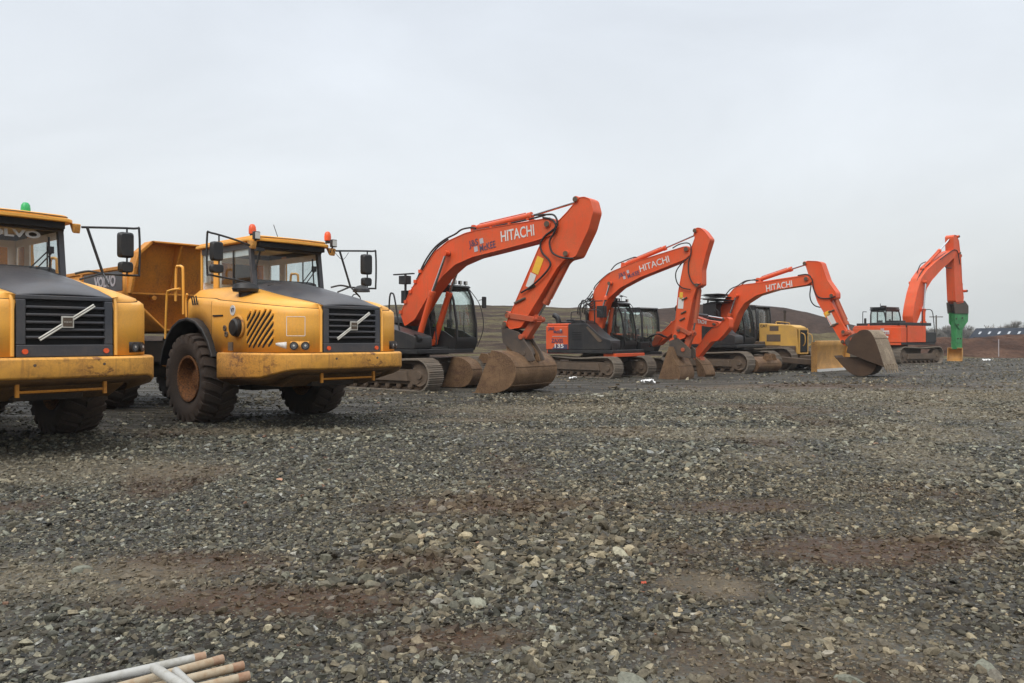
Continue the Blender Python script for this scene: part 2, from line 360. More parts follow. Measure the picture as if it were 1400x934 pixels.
def pane(name, parent, pts, mat='glass', th=.008):
    m = MB(); m.add(pts, [tuple(range(len(pts)))]); return m.build(name, mat, parent, solid=th, smooth=0)
def make_cab(root, s0, s1, t0, t1, z0, z1, lamps=0, sidelabel=None, base='black', lean=.34, mirror=True, lime=False, gear=0):
    H = z1 - z0
    prof = [(s0, z0), (s1-.12, z0), (s1, z0+.12*H), (s1-.02, z0+.42*H), (s1-lean*.45, z0+.78*H), (s1-lean, z1-.05), (s0+.08, z1-.05), (s0, z0+.8*H)]
    pw = .055
    m = MB()
    # floor, lower body (door skin), rear wall
    zb = z0 + .30*H
    m.prism([(s0, z0), (s1-.12, z0), (s1, z0+.12*H), (s1-.005, z0+.2*H), (s1-.18, z0+.2*H), (s1-.55, zb), (s0, zb+.12*H)], t0, t0+.04)
    m.prism([(s0, z0), (s1-.12, z0), (s1, z0+.12*H), (s1-.005, z0+.2*H), (s1-.18, z0+.2*H), (s1-.55, zb), (s0, zb+.12*H)], t1-.04, t1)
    m.box((s0, t0+.04, z0), (s1-.14, t1-.04, z0+.1)); m.box((s0, t0+.04, z0+.1), (s0+.05, t1-.04, z0+.42*H))
    m.prism([(s1-.12, z0+.005), (s1, z0+.12*H), (s1-.005, z0+.2*H), (s1-.06, z0+.2*H), (s1-.06, z0+.12*H), (s1-.16, z0+.005)], t0+.04, t1-.04)
    for t in (t0+pw/2, t1-pw/2):
        for i in range(2, 7):
            a, b = prof[i], prof[i+1]
            d = Vector((b[0]-a[0], 0, b[1]-a[1])); L = d.length; d.normalize(); nb = Vector((-d.z, 0, d.x))
            A = Vector((a[0], t, a[1])); B = Vector((b[0], t, b[1]))
            hw = pw/2 if i != 5 else .05
            m.add([A+Vector((0,-pw/2,0)), A+Vector((0,pw/2,0)), A+Vector((0,pw/2,0))+nb*2*hw, A+Vector((0,-pw/2,0))+nb*2*hw, B+Vector((0,-pw/2,0)), B+Vector((0,pw/2,0)), B+Vector((0,pw/2,0))+nb*2*hw, B+Vector((0,-pw/2,0))+nb*2*hw], [(0,1,2,3),(7,6,5,4),(0,4,5,1),(1,5,6,2),(2,6,7,3),(3,7,4,0)])
        mid = s0 + (s1-s0)*.42
        m.box((mid-.035, t-pw/2+.003, z0+.35*H), (mid+.035, t+pw/2-.003, z1-.06))
        m.box((s0+.003, t-pw/2+.004, z0+.4*H), (s0+.09, t+pw/2-.004, z1-.3))
    m.prism([(s0+.02, z1-.06), (s1-lean+.02, z1-.06), (s1-lean+.05, z1-.03), (s1-lean-.02, z1+.02), (s0+.1, z1+.03), (s0, z1-.02)], t0-.015, t1+.015)
    m.box((s0+.1, (t0+t1)/2-.02, z0+.42*H), (s0+.101, (t0+t1)/2+.02, z0+.43*H))
    cab = m.build('cab', base, root, bevel=.012)
    e = .02
    F = [prof[i] for i in (3, 4, 5)]; F = [(s1-.012, z0+.2*H)] + F
    m = MB(); m.grid([[(x-.02, t0+pw, z), (x-.02, t1-pw, z)] for x, z in F]); m.build('windscreen', 'glass', cab, solid=.008)
    for t in (t0+.03, t1-.03):
        pane('side_window', cab, [(mid+.03, t, zb+.02), (s1-.56, t, zb), (s1-.2, t, z0+.2*H), (s1-.05, t, z0+.22*H), (s1-.06, t, z0+.42*H), (s1-lean*.45-.05, t, z0+.78*H), (s1-lean-.05, t, z1-.09), (mid+.03, t, z1-.09)], 'glass')
        pane('side_window', cab, [(s0+.09, t, zb+.1*H), (mid-.03, t, zb+.04*H), (mid-.03, t, z1-.09), (s0+.13, t, z1-.09), (s0+.09, t, z0+.8*H)], 'glass')
    pane('rear_window', cab, [(s0+.04, t0+.06, z0+.44*H), (s0+.04, t1-.06, z0+.44*H), (s0+.07, t1-.06, z1-.1), (s0+.07, t0+.06, z1-.1)])
    m = MB(); tc = (t0+t1)/2
    m.box((s0+.3, tc-.24, z0+.34), (s0+.85, tc+.24, z0+.50)); m.prism(roundpoly([(s0+.28, z0+.5), (s0+.42, z0+.5), (s0+.34, z0+1.2), (s0+.22, z0+1.2)], .04), tc-.23, tc+.23)
    m.box((s0+.3, tc-.16, z0+.1), (s0+.7, tc+.16, z0+.34)); m.box((s0+.24, tc-.13, z0+1.2), (s0+.33, tc+.13, z0+1.38))
    m.build('seat', 'seat', cab, bevel=.03)
    m = MB(); m.box((s0+.5, t0+.08, z0+.1), (s0+1.0, t0+.22, z0+.72)); m.box((s1-.5, t0+.1, z0+.7), (s1-.35, t0+.2, z0+.95)); m.tube([(s0+.95, t0+.18, z0+.7), (s0+1.0, t0+.2, z0+.95)], .02); m.build('console', 'black', cab, bevel=.02)
    if lime:
        m = MB(); m.lathe([(0, -.02), (.16, 0), (.2, .14), (.14, .3), (0, .4)], (s0+.62, tc+.05, z0+.5), axis='z', n=10); m.build('folded_jacket', 'hivis', cab)
    m = MB(); x = s1-lean-.04
    for k in range(lamps):
        t = t1 - .1 - k*(t1-t0-.2)/max(1, lamps-1)
        m.box((x-.06, t-.055, z1+.05), (x+.02, t+.055, z1+.16)); m.cyl((x-.02, t, z1-.01), (x-.02, t, z1+.06), .012, n=6)
    if lamps:
        o = m.build('roof_lamp_bar', 'black', cab, bevel=.01)
        m = MB()
        for k in range(lamps):
            t = t1 - .1 - k*(t1-t0-.2)/max(1, lamps-1)
            m.box((x+.021, t-.045, z1+.06), (x+.026, t+.045, z1+.15))
        m.build('lamp_lens', 'lens', o)
    # wiper + hand rail + mirror
    m = MB(); m.tube([(s1-.0, t0+.3, z0+.3*H), (s1-.08, t0+.42, z0+.62*H)], .010, 5); m.tube([(s1+.012, t0+.34, z0+.24*H), (s1+.012, t0+.27, z0+.40*H)], .012, 5)
    m.build('wiper', 'hose', cab)
    if mirror:
        m = MB(); m.tube(smoothpath([(s1-lean, t1, z1-.08), (s1+.0, t1+.12, z0+.7*H), (s1+.12, t1+.14, z0+.35*H), (s1-.05, t1+.03, z0+.05*H)], 5), .013, 6)
        m.tube([(s1-.06, t1+.12, z0+.78*H), (s1+.06, t1+.24, z0+.8*H)], .012, 5)
        ar = m.build('mirror_arm', 'black', cab)
        m = MB(); m.box((s1+.03, t1+.16, z0+.66*H), (s1+.09, t1+.34, z0+.84*H)); m.build('mirror', 'black', ar, bevel=.02)
    return cab

def bucket_mesh(name, parent, prof, w, tc=0., mat='bucket', th=.03, teeth=0, lip=True, hitchz=None, bevel=.006, sidemat=None):
    """prof: open outline (s,z) from cutting lip round the back to the upper lip"""
    m = MB(); P = [Vector((p[0], 0, p[1])) for p in prof]
    P = [Vector((q.x, 0, q.z)) for q in smoothpath(P, 3)]
    cen = sum(P, Vector())/len(P)
    inner = []
    for i, p in enumerate(P):
        d = (P[min(i+1, len(P)-1)] - P[max(i-1, 0)]).normalized(); nb = Vector((-d.z, 0, d.x))
        if nb.dot(cen - p) < 0: nb = -nb
        inner.append(p + nb*th)
    y0, y1 = tc - w/2, tc + w/2
    n = len(P); rows = []
    vs = [(p.x, y0, p.z) for p in P] + [(p.x, y1, p.z) for p in P] + [(p.x, y0, p.z) for p in inner] + [(p.x, y1, p.z) for p in inner]
    fs = []
    for i in range(n-1):
        fs.append((i, i+1, n+i+1, n+i)); fs.append((2*n+i, 3*n+i, 3*n+i+1, 2*n+i+1))
    fs.append((0, n, 3*n, 2*n)); fs.append((n-1, 3*n-1, 4*n-1, 2*n-1))
    m.add(vs, fs)
    poly = [(p.x, p.z) for p in P]
    g = [(cen.x + (x-cen.x)*1.012, cen.z + (z-cen.z)*1.012) for x, z in poly]
    m.prism(g, y0-.022, y0+.004); m.prism(g, y1-.004, y1+.022)
    k1 = int(n*.36); k2 = int(n*.62)
    for kk in (k1, k2):
        p_ = P[kk]; d_ = (P[kk+1]-P[kk-1]).normalized(); nb_ = Vector((-d_.z, 0, d_.x))
        if nb_.dot(cen-p_) > 0: nb_ = -nb_
        c_ = [p_ - d_*.03 - nb_*.005, p_ + d_*.03 - nb_*.005, p_ + d_*.024 + nb_*.014, p_ - d_*.024 + nb_*.014]; m.prism([(a_.x, a_.z) for a_ in c_], y0-.01, y1+.01)
    # wear strips on the shell
    a = P[0]; d = (P[1]-P[0]).normalized()
    if lip:
        q = [a - d*.10, a + d*.06]; nb = Vector((-d.z, 0, d.x))*.022
        m.prism([(q[0].x-nb.x*.3, q[0].z-nb.z*.3), (q[1].x-nb.x, q[1].z-nb.z), (q[1].x+nb.x, q[1].z+nb.z), (q[0].x+nb.x*.3, q[0].z+nb.z*.3)], y0-.03, y1+.03)
    for k in range(teeth):
        t = y0 + (k+.5)*w/teeth; nb = Vector((-d.z, 0, d.x))*.05
        m.prism([((a+d*.1+nb).x, (a+d*.1+nb).z), ((a-d*.26).x, (a-d*.26).z), ((a+d*.1-nb).x, (a+d*.1-nb).z)], t-.05, t+.05)
    return m.build(name, mat, parent, bevel=bevel)

# ------------------------------------------------------------------ articulated dump truck
def tyre_wheel(parent, x, t, side, rr=.80, w=.62, detail=True):
    """tyre with chevron lugs; side = +1 left, -1 right (outer face)"""
    c = (x, t, rr); m = MB(); h = w/2
    prof = [(.40, -h*.72), (.46, -h*.84), (.56, -h*.98), (.66, -h), (.725, -h*.95), (.752, -h*.82), (.758, 0), (.752, h*.82), (.725, h*.95), (.66, h), (.56, h*.98), (.46, h*.84), (.40, h*.72)]
    k = rr/.80; prof = [(r_*k, y) for r_, y in prof]
    m.lathe(prof, c, n=48)
    nl = 24 if detail else 18
    for sd in (-1, 1):
        for i in range(nl):
            a0 = 2*math.pi*(i + (.5 if sd > 0 else 0))/nl
            # curved lug: three slices from centre to shoulder, swept backwards
            sl = [(0.01, 0.), (.35, .07), (.72, .13), (.98, .15), (1.0, .15)]
            rad = [(.752, .806), (.75, .806), (.745, .800), (.70, .775), (.62, .70)]
            hw = [.070, .074, .082, .086, .080]
            vs = []
            for (f_, sw), (ra, rb), q in zip(sl, rad, hw):
                for r_, da in ((ra, -q), (ra, q), (rb, q*.86), (rb, -q*.86)):
                    a = a0 + sw + da*1.05
                    vs.append((x + r_*k*math.cos(a), t + sd*f_*h*1.015, rr + r_*k*math.sin(a)))
            fs = []
            for j in range(4):
                o = j*4
                for e in range(4): fs.append((o+e, o+(e+1) % 4, o+4+(e+1) % 4, o+4+e))
            fs += [(3, 2, 1, 0), (16, 17, 18, 19)]
            m.add(vs, fs)
    wl = m.build('wheel', 'rubber', parent, smooth=40)
    m = MB(); s = side
    m.lathe([(.41*k, s*h*.80), (.405*k, s*h*.86), (.37*k, s*h*.84), (.35*k, s*h*.6), (.335*k, s*h*.25), (.30*k, s*h*.12), (.17*k, s*h*.10), (.16*k, s*h*.32), (.13*k, s*h*.40), (0, s*h*.42)], c, n=36)
    m.lathe([(.41*k, -s*h*.80), (.36*k, -s*h*.7), (.3*k, -s*h*.2), (0, -s*h*.2)], c, n=24)
    for i in range(12):
        a = 2*math.pi*i/12; m.cyl((x+.235*k*math.cos(a), t+s*h*.10, rr+.235*k*math.sin(a)), (x+.235*k*math.cos(a), t+s*h*.2, rr+.235*k*math.sin(a)), .02, n=6)
    m.build('rim', 'rimyellow', wl)
    return wl

OUT = [(2.74, .575), (2.71, .76), (2.56, 1.0), (2.27, 1.19), (1.82, 1.29), (1.32, 1.335), (.74, 1.335), (.55, 1.32), (.25, 1.29), (-.1, 1.25), (-.4, 1.20), (-.7, 1.15)]
ZB = [1.29]*7 + [1.52, 1.73, 1.845, 1.83, 1.72]
ZS = [2.03, 2.035, 2.05, 2.08, 2.12, 2.165, 2.21, 2.24, 2.26, 2.28, 2.30, 2.31]
HE = [(2.73, .555), (2.64, .565), (2.42, .59), (2.1, .64), (1.7, .69), (1.25, .72), (.82, .74), (.6, .74), (.25, .74), (-.1, .74), (-.4, .74), (-.7, .74)]
ZH = [2.03, 2.055, 2.10, 2.16, 2.23, 2.32, 2.40, 2.42, 2.43, 2.43, 2.43, 2.43]
def outpt(a, off=0.):
    """point along the plan outline of the nose, a metres from the grille edge; returns (x, t)"""
    P = [Vector(p) for p in smoothpath([(x, y, 0) for x, y in OUT], 5)]
    for i in range(len(P)-1):
        d = (P[i+1]-P[i]).length
        if a <= d or i == len(P)-2:
            q = P[i].lerp(P[i+1], a/d if d else 0); tn = (P[i+1]-P[i]).normalized(); nr = Vector((tn.y, -tn.x, 0))
            if nr.y < 0 and abs(nr.y) > .2 or nr.x < -.5: nr = -nr
            return q.x + nr.x*off, q.y + nr.y*off
        a -= d
def beacon(parent, x, t, z, mat, name='beacon'):
    m = MB(); m.cyl((x, t, z), (x, t, z+.05), .045, n=12); b = m.build(name, 'black', parent)
    m = MB(); m.lathe([(.062, .05), (.065, .12), (.058, .18), (.035, .215), (0, .225)], (x, t, z), axis='z', n=16); m.build('lens', mat, b)

def make_truck(px, py, deg, label, beacons, windscreen_text=False, badge_number=None, lampcab=True):
    ps = Pose(px, py, deg); T = ps.root('dump_truck'); tag(T, label, 'dump truck', 'articulated dump trucks parked on the left')
    # nose skins
    for s in (-1, 1):
        rows = []
        xs = [i for i in range(len(OUT))]
        def lerp3(A, i, f): return (A[i][0]*(1-f)+A[i+1][0]*f, A[i][1]*(1-f)+A[i+1][1]*f)
        SP = smoothpath([(x, y, 0) for x, y in OUT], 4); SH = smoothpath([(x, y, 0) for x, y in HE], 4)
        zb = smoothpath([(0, 0, z) for z in ZB], 4); zs = smoothpath([(0, 0, z) for z in ZS], 4); zh = smoothpath([(0, 0, z) for z in ZH], 4)
        for o, h, b, q, e in zip(SP, SH, zb, zs, zh):
            O = Vector((o.x, o.y*s)); Hh = Vector((h.x, h.y*s)); d = (Hh-O).normalized()
            b_, q_, e_ = b.z, q.z, e.z
            i1 = O + d*.012; i2 = O + d*.06; md = O.lerp(Hh, .55)
            i3 = O + d*.09; i4 = O + d*.105; q_ = q_ - .05; b0 = O + d*.035
            rows.append([(O.x, O.y, b_), (O.x, O.y, b_*.4+q_*.6), (O.x, O.y, q_-.12), (i1.x, i1.y, q_-.045), (i2.x, i2.y, q_-.008), (i3.x, i3.y, q_-.012), (i4.x, i4.y, q_+.028), (md.x, md.y, q_*.42+e_*.58+.03), (Hh.x, Hh.y, e_)])
        m = MB(); m.grid(rows, flip=(s < 0)); nose = m.build('fender_panel', 'yellow', T, solid=.012, smooth=50)
        m = MB(); m.tube([(r_[5][0], r_[5][1], r_[5][2]+.012) for r_ in rows], .007, 5); m.tube([(rows[28][k][0], rows[28][k][1]*1.003, rows[28][k][2]) for k in range(0, 4)], .006, 4); m.build('panel_gap', 'gap', nose)
        # raised rib beside the grille and horizontal crease line
        m = MB(); m.tube([(2.745, s*.60, 1.30), (2.745, s*.60, 1.95), (2.69, s*.60, 2.03)], .022, 8)
        a_ = [outpt(k*.06+.1, .004) for k in range(12)]
        m.build('trim_rib', 'yellow', nose)
        # headlights in their dark recess
        m = MB(); A = [outpt(a, .006) for a in (.22, .3, .4, .5)]
        m.grid([[(x, t*s, 1.325) for x, t in A], [(x, t*s, 1.465) for x, t in A]]); m.build('lamp_recess', 'black' if s > 0 else 'yellow_worn', nose, solid=.01)
        for a in (.28, .44):
            x, t = outpt(a, .01); x2, t2 = outpt(a, .05); m = MB(); m.cyl((x, t*s, 1.395), (x2, t2*s, 1.395), .062, .066, n=18); hl = m.build('headlight', 'black', nose)
            x3, t3 = outpt(a, .056); m = MB(); m.cyl((x2, t2*s, 1.395), (x3, t3*s, 1.395), .045, n=16); m.build('lamp_lens', 'headlens', hl); m = MB(); m.cyl((x3, t3*s, 1.40), (x3+.004, t3*s*1.003, 1.40), .016, n=10); m.build('lens_highlight', 'lens', hl)  # small pale disc paints a highlight onto the dark lens
        if s < 0:
            m = MB(); A = [outpt(a, .009) for a in (.56, .62, .68, .74)]
            m.grid([[(x, t*s, 1.345 + .02*k) for k, (x, t) in enumerate(A)], [(x, t*s, 1.455-.005*k) for k, (x, t) in enumerate(A)]]); m.build('pale_lamp_patch', 'ivory', nose, solid=.006)  # pale plate stands for a white lamp beside the headlights
            # louvre grid
            a0, a1, z0, z1 = .78, 1.38, 1.36, 1.94
            g = MB(); rb = MB()
            for k in range(-8, 9):
                # line z = z0 + (a1 - a) * 1.0 + off ; walk it inside the rectangle
                off = k*.122; pts = []
                for j in range(25):
                    a = a0 + (a1-a0)*j/24; z = (z0+z1)/2 + off - (a - (a0+a1)/2)*1.12
                    if z0 <= z <= z1: pts.append((a, z))
                if len(pts) < 2: continue
                rows_ = []
                for a, z in pts:
                    x, t = outpt(a, .007); hh = .030 if pts[0][0] < a < pts[-1][0] else .010
                    rows_.append([(x, t*s, z-hh), (x, t*s, z+hh)])
                g.grid(rows_)
                rb.tube([(outpt(a, .010)[0], outpt(a, .010)[1]*s, z+.045) for a, z in pts], .017, 6)
            g.build('louvre_slot', 'gap', nose, solid=.008, smooth=0); rb.build('louvre_slat', 'yellow', nose)  # dark strips on the skin stand in for shade inside the slots
            m = MB(); P_ = [[(outpt(a, .005)[0], outpt(a, .005)[1]*s, z) for a, z in q] for q in ([(.28, 1.55), (.28, 1.85)], [(.28, 1.85), (.35, 1.85), (.42, 1.85), (.49, 1.85), (.56, 1.85)], [(.56, 1.85), (.56, 1.55)], [(.56, 1.55), (.49, 1.55), (.42, 1.55), (.35, 1.55), (.28, 1.55)])]
            for q in P_: m.tube(q, .006, 4)
            m.build('sticker_residue', 'ivory', nose)
            # round intake on the side
            m = MB(); x = 1.5; t = -1.33
            m.lathe([(.19, -.004), (.185, -.03), (.165, -.035), (.16, -.01), (0, -.01)], (x, t, 1.70), n=28); ri = m.build('intake_ring', 'yellow_worn', nose)
            m = MB(); m.lathe([(.145, 0), (.145, -.09), (.12, -.115), (0, -.12)], (x, t, 1.69), n=24); m.build('intake_cap', 'black', ri)
            for zz, xx in ((1.62, 1.08), (1.52, 1.13)):
                m = MB(); m.lathe([(.045, 0), (.05, -.03), (.03, -.035), (.028, -.02), (0, -.02)], (xx, -1.335, zz+.06), n=14); m.build('coupling', 'mudsteel', nose)
            m = MB(); m.box((1.2, -1.36, 1.31), (1.34, -1.335, 1.45)); m.build('catch', 'mudsteel', nose)
            m = MB(); m.box((.65, -1.355, 1.88), (1.0, -1.335, 1.905)); m.build('latch_slot', 'gap', nose)
            if badge_number:
                m = MB(); m.cyl((1.32, -1.335, 1.97), (1.32, -1.346, 1.97), .085, n=24)
                bd = m.build('number_badge', 'ivory', T)
                lettering(bd, badge_number, 'navy', .095, (1.32, -1.349, 1.97), (1, 0, 0), (0, 0, 1), .003)
            for k in range(3):
                m = MB(); x = -.05 - k*.13; t = -1.285 + k*.022
                m.add([(x, t-.008, 2.10), (x+.045, t-.012, 2.10), (x-.015, t-.012, 2.26), (x-.06, t-.008, 2.26)], [(0, 1, 2, 3)]); m.build('vent_slot', 'gap', nose, solid=.01, smooth=0)
            # air cleaner cap
            m = MB(); m.lathe([(.11, -.16), (.11, -.02), (.2, -.01), (.22, .04), (.19, .11), (.1, .14), (0, .145)], (1.2, -1.05, 2.30), axis='z', n=20); m.build('air_cleaner', 'black', T)
        # wheel-arch flare
        arc_o, arc_i = [], []
        for k in range(10):
            a = R(22 + (168-22)*k/9); ro = 1.075; ri = 1.02
            arc_o.append((-.2+ro*math.cos(a), .80+ro*math.sin(a))); arc_i.append((-.2+ri*math.cos(a), .80+ri*math.sin(a)))
        m = MB(); m.prism(arc_o + arc_i[::-1], s*.95 if s > 0 else s*1.44, s*1.44 if s > 0 else s*.95)
        m.build('wheel_arch', 'black', T, bevel=.015)
    # bonnet
    rows = []
    SH = smoothpath([(x, y, z) for (x, y), z in zip(HE[:7], ZH[:7])], 4)
    for i, h in enumerate(SH):
        k = min(1, i/8)
        rows.append([(h.x + .0*(1-u*u), u*h.y, h.z + (.02 + .10*k)*(1-abs(u)**2.2)) for u in [-1, -.94, -.8, -.55, -.3, 0, .3, .55, .8, .94, 1]])
    m = MB(); m.grid(rows); hood = m.build('bonnet', 'charcoal', T, solid=.02, smooth=50)
    m = MB(); m.tube([(1.05, -.55, 2.43), (1.02, 0, 2.485), (1.05, .55, 2.43)], .010, 5); m.build('bonnet_seam', 'gap', hood)
    # grille
    m = MB(Matrix.Translation((-.1, 0, 0))); m.box((2.60, -.55, 1.29), (2.80, .55, 2.03)); gb = m.build('grille_core', 'gap', T)
    m = MB(Matrix.Translation((-.1, 0, 0)))
    m.box((2.80, -.56, 1.285), (2.862, .56, 1.435)); m.box((2.80, -.56, 1.985), (2.852, .56, 2.04)); m.box((2.80, -.56, 1.435), (2.858, -.455, 1.985)); m.box((2.80, .455, 1.435), (2.858, .56, 1.985))
    for k in range(1, 6): z = 1.435 + .55*k/6; m.box((2.80, -.455, z-.017), (2.868, .455, z+.017))
    gr = m.build('grille', 'charcoal', T, bevel=.012)
    m = MB(Matrix.Translation((-.1, 0, 0))); 
    d = Vector((0, .62, .42)).normalized(); n_ = Vector((0, -d.z, d.y)); c0 = Vector((2.885, 0, 1.715))
    for off in (-.013, .013):
        A = c0 - d*.385 + n_*off; B = c0 + d*.385 + n_*off; m.tube([A, B], .0125, 6)
    m.box((2.875, -.072, 1.643), (2.895, .072, 1.787)); em = m.build('emblem', 'badge', gr, bevel=.004)
    m = MB(Matrix.Translation((-.1, 0, 0))); m.box((2.896, -.056, 1.659), (2.899, .056, 1.771)); ep = m.build('emblem_plate', 'mudsteel', em); lettering(ep, 'VOLVO', 'badge', .03, (2.801, 0, 1.715), (0, 1, 0), (0, 0, 1), .0, width=.09)
    for s in (-1, 1):
        m = MB(); m.cyl((2.762, s*.47, 1.355), (2.785, s*.47, 1.355), .032, n=16); m.build('marker_lamp', 'amber', gr)
    # bumper
    BP = [(.90, -1.39), (1.95, -1.39), (2.42, -1.24), (2.72, -1.0), (2.85, -.6), (2.87, 0), (2.85, .6), (2.72, 1.0), (2.42, 1.24), (1.95, 1.39), (.90, 1.39)]
    BP = [BP[0]] + [tuple(p.xy) for p in smoothpath([(x, y, 0) for x, y in BP[1:-1]], 4)] + [BP[-1]]
    rows = []; rows2 = []
    for x, t in BP:
        c = Vector((1.6, 0)); inw = (Vector((1.9, t*.55)) - Vector((x, t))); inw.normalize()
        zf = float(np.interp(x, [.9, 2.2, 2.7], [.84, .90, 1.03]))
        i = Vector((x, t)) + inw*.34; j = Vector((x, t)) + inw*.14; e_ = Vector((x, t)) + inw*.02
        rows.append([(j.x, j.y, 1.268), (e_.x, e_.y, 1.268), (x, t, 1.25), (x, t, zf+.03), (e_.x, e_.y, zf)]); rows2.append([(e_.x, e_.y, zf-.004), (i.x, i.y, zf-.10)])
    m = MB(); m.grid(rows); bp = m.build('bumper', 'yellow_worn', T, solid=.03, smooth=40)
    for t in (-.85, -.4, .4, .85):
        m = MB(); x_ = float(np.interp(abs(t), [0, .6, 1.0], [2.87, 2.85, 2.72])); m.cyl((x_, t, 1.19), (x_+.03, t, 1.19), .018, n=8); m.build('bolt', 'mudsteel', bp)
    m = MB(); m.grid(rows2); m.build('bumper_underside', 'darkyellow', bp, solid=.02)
    m = MB()
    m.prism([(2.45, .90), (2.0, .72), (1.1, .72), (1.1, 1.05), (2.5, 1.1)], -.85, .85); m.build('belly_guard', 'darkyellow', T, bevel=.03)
    m = MB(); m.tube([(2.62, -.5, .86), (2.62, .5, .86)], .018, 6); m.box((2.61, -.53, .80), (2.65, -.49, 1.0)); m.box((2.61, .49, .80), (2.65, .53, 1.0)); m.build('tow_bar', 'body_yellow', bp)
    # chassis
    m = MB(); m.box((-1.7, -.42, .72), (2.2, .42, 1.28)); m.box((-1.2, -.95, 1.25), (.6, .95, 1.75)); m.cyl((-.2, -1.0, .8), (-.2, 1.0, .8), .16); m.box((-.45, -.3, .55), (.05, .3, 1.0))
    m.box((.9, -1.2, 1.0), (2.5, 1.2, 1.27)); m.box((-1.3, -.9, 1.2), (-.9, .9, 2.2)); m.cyl((-1.6, 0, 1.05), (-2.3, 0, 1.05), .32)
    m.box((-8.1, -.42, 1.0), (-2.2, .42, 1.45)); m.box((-2.6, -.7, .9), (-2.2, .7, 1.5)); m.cyl((-4.35, -1.0, .8), (-4.35, 1.0, .8), .16); m.cyl((-6.05, -1.0, .8), (-6.05, 1.0, .8), .16)
    m.box((-1.5, -1.15, .95), (-1.15, -.75, 1.45)); m.box((-1.5, .75, .95), (-1.15, 1.15, 1.45))
    m.build('chassis', 'chassis', T, bevel=.02)
    for s in (-1, 1):
        m = MB(); m.cyl((-2.9, s*.62, 1.0), (-1.75, s*.62, 1.35), .085); cy = m.build('steering_cylinder', 'body_yellow', T)
        m = MB(); m.cyl((-1.75, s*.62, 1.35), (-1.3, s*.62, 1.48), .04); m.build('rod', 'chrome', cy)
        tyre_wheel(T, -.2, s*1.13, s)
        tyre_wheel(T, -4.35, s*1.13, s, detail=False); tyre_wheel(T, -6.05, s*1.13, s, detail=False)
        # steps and rails behind the cab
        m = MB()
        m.tube(smoothpath([(-.78, s*1.2, 1.95), (-.80, s*1.2, 2.72), (-.84, s*1.2, 2.82), (-.98, s*1.2, 2.84), (-1.08, s*1.2, 2.78), (-1.1, s*1.2, 2.2)], 4), .024, 8)
        m.tube(smoothpath([(-.86, s*1.23, 2.42), (-1.25, s*1.25, 2.40), (-1.36, s*1.25, 2.30), (-1.42, s*1.25, 1.62), (-1.42, s*1.25, 1.5)], 4), .022, 8)
        m.tube(smoothpath([(-.72, s*1.17, 1.9), (-.74, s*1.17, 2.22), (-.68, s*1.18, 2.32)], 4), .02, 8)
        m.build('handrail', 'yellow', T)
        m = MB()
        for k in range(3): m.box((-1.5, s*1.0-.16, .62+k*.34), (-1.16, s*1.0+.16, .65+k*.34))
        m.box((-1.5, s*1.18-.02, .62), (-1.46, s*1.18+.02, 1.5)); m.build('step', 'chassis', T)
    # cab
    m = MB()
    m.box((-1.12, -.72, 1.85), (.84, .72, 2.43))
    m.prism([(-.60, 2.40), (-.42, 2.40), (-.42, 3.12), (-.58, 3.12)], -.725, -.68); m.prism([(-.60, 2.40), (-.42, 2.40), (-.42, 3.12), (-.58, 3.12)], .68, .725)
    for s in (-1, 1):
        m.box((-1.12, s*.69-.03, 2.40), (-1.06, s*.69+.035, 3.2))
    cab = m.build('cab', 'yellow', T, bevel=.015)
    m = MB()
    for s in (-1, 1):
        m.add([(.86, s*.72, 2.40), (.78, s*.72, 2.40), (.86, s*.64, 2.40), (.78, s*.64, 2.40), (.74, s*.72, 3.2), (.66, s*.72, 3.2), (.74, s*.64, 3.2), (.66, s*.64, 3.2)], [(0, 1, 5, 4), (2, 6, 7, 3), (0, 4, 6, 2), (1, 3, 7, 5), (4, 5, 7, 6)])
        m.box((-1.1, s*.705-.01, 3.08), (.78, s*.705+.012, 3.2))
    m.box((-1.10, -.7, 3.08), (-1.04, .7, 3.2)); m.box((.66, -.7, 3.08), (.76, .7, 3.2))
    m.build('cab_frame', 'charcoal', cab, bevel=.008)
    m = MB(); m.grid([[(.855-.035, -.64+1.28*k/6, 2.42), ] for k in range(7)]) if 0 else None
    m.add([(.835, -.645, 2.42), (.835, .645, 2.42), (.715, .645, 3.10), (.715, -.645, 3.10)], [(0, 1, 2, 3)]); ws = m.build('windscreen', 'clear', cab, solid=.008, smooth=0)
    for s in (-1, 1):
        pane('side_window', cab, [(-.42, s*.70, 2.44), (.77, s*.70, 2.44), (.67, s*.70, 3.08), (-.42, s*.70, 3.08)], 'sideglass')
        pane('side_window', cab, [(-1.06, s*.70, 2.58), (-.59, s*.70, 2.46), (-.57, s*.70, 3.08), (-1.06, s*.70, 3.08)], 'sideglass')
        m = MB(); m.box((.13, s*.715-.006, 2.44), (.16, s*.715+.006, 3.08)); m.build('window_divider', 'black', cab)
    # back wall with two openings
    m = MB()
    for (t0, t1, z0, z1) in ((-.69, .69, 2.43, 2.55), (-.69, .69, 2.97, 3.08), (-.69, -.56, 2.55, 2.97), (-.05, .12, 2.55, 2.97), (.56, .69, 2.55, 2.97)): m.box((-1.05, t0, z0), (-1.02, t1, z1))
    for s in (-1, 1):
        m.box((-1.02, s*.672-.012, 2.97), (.66, s*.672+.012, 3.08)); m.box((-.60, s*.665-.012, 2.44), (-.40, s*.665+.012, 2.968)); m.box((-1.018, s*.672-.011, 2.56), (-.96, s*.672+.011, 2.968))
    m.box((-1.0, -.65, 3.17), (.62, .65, 3.19)); m.build('cab_lining', 'cream', cab)
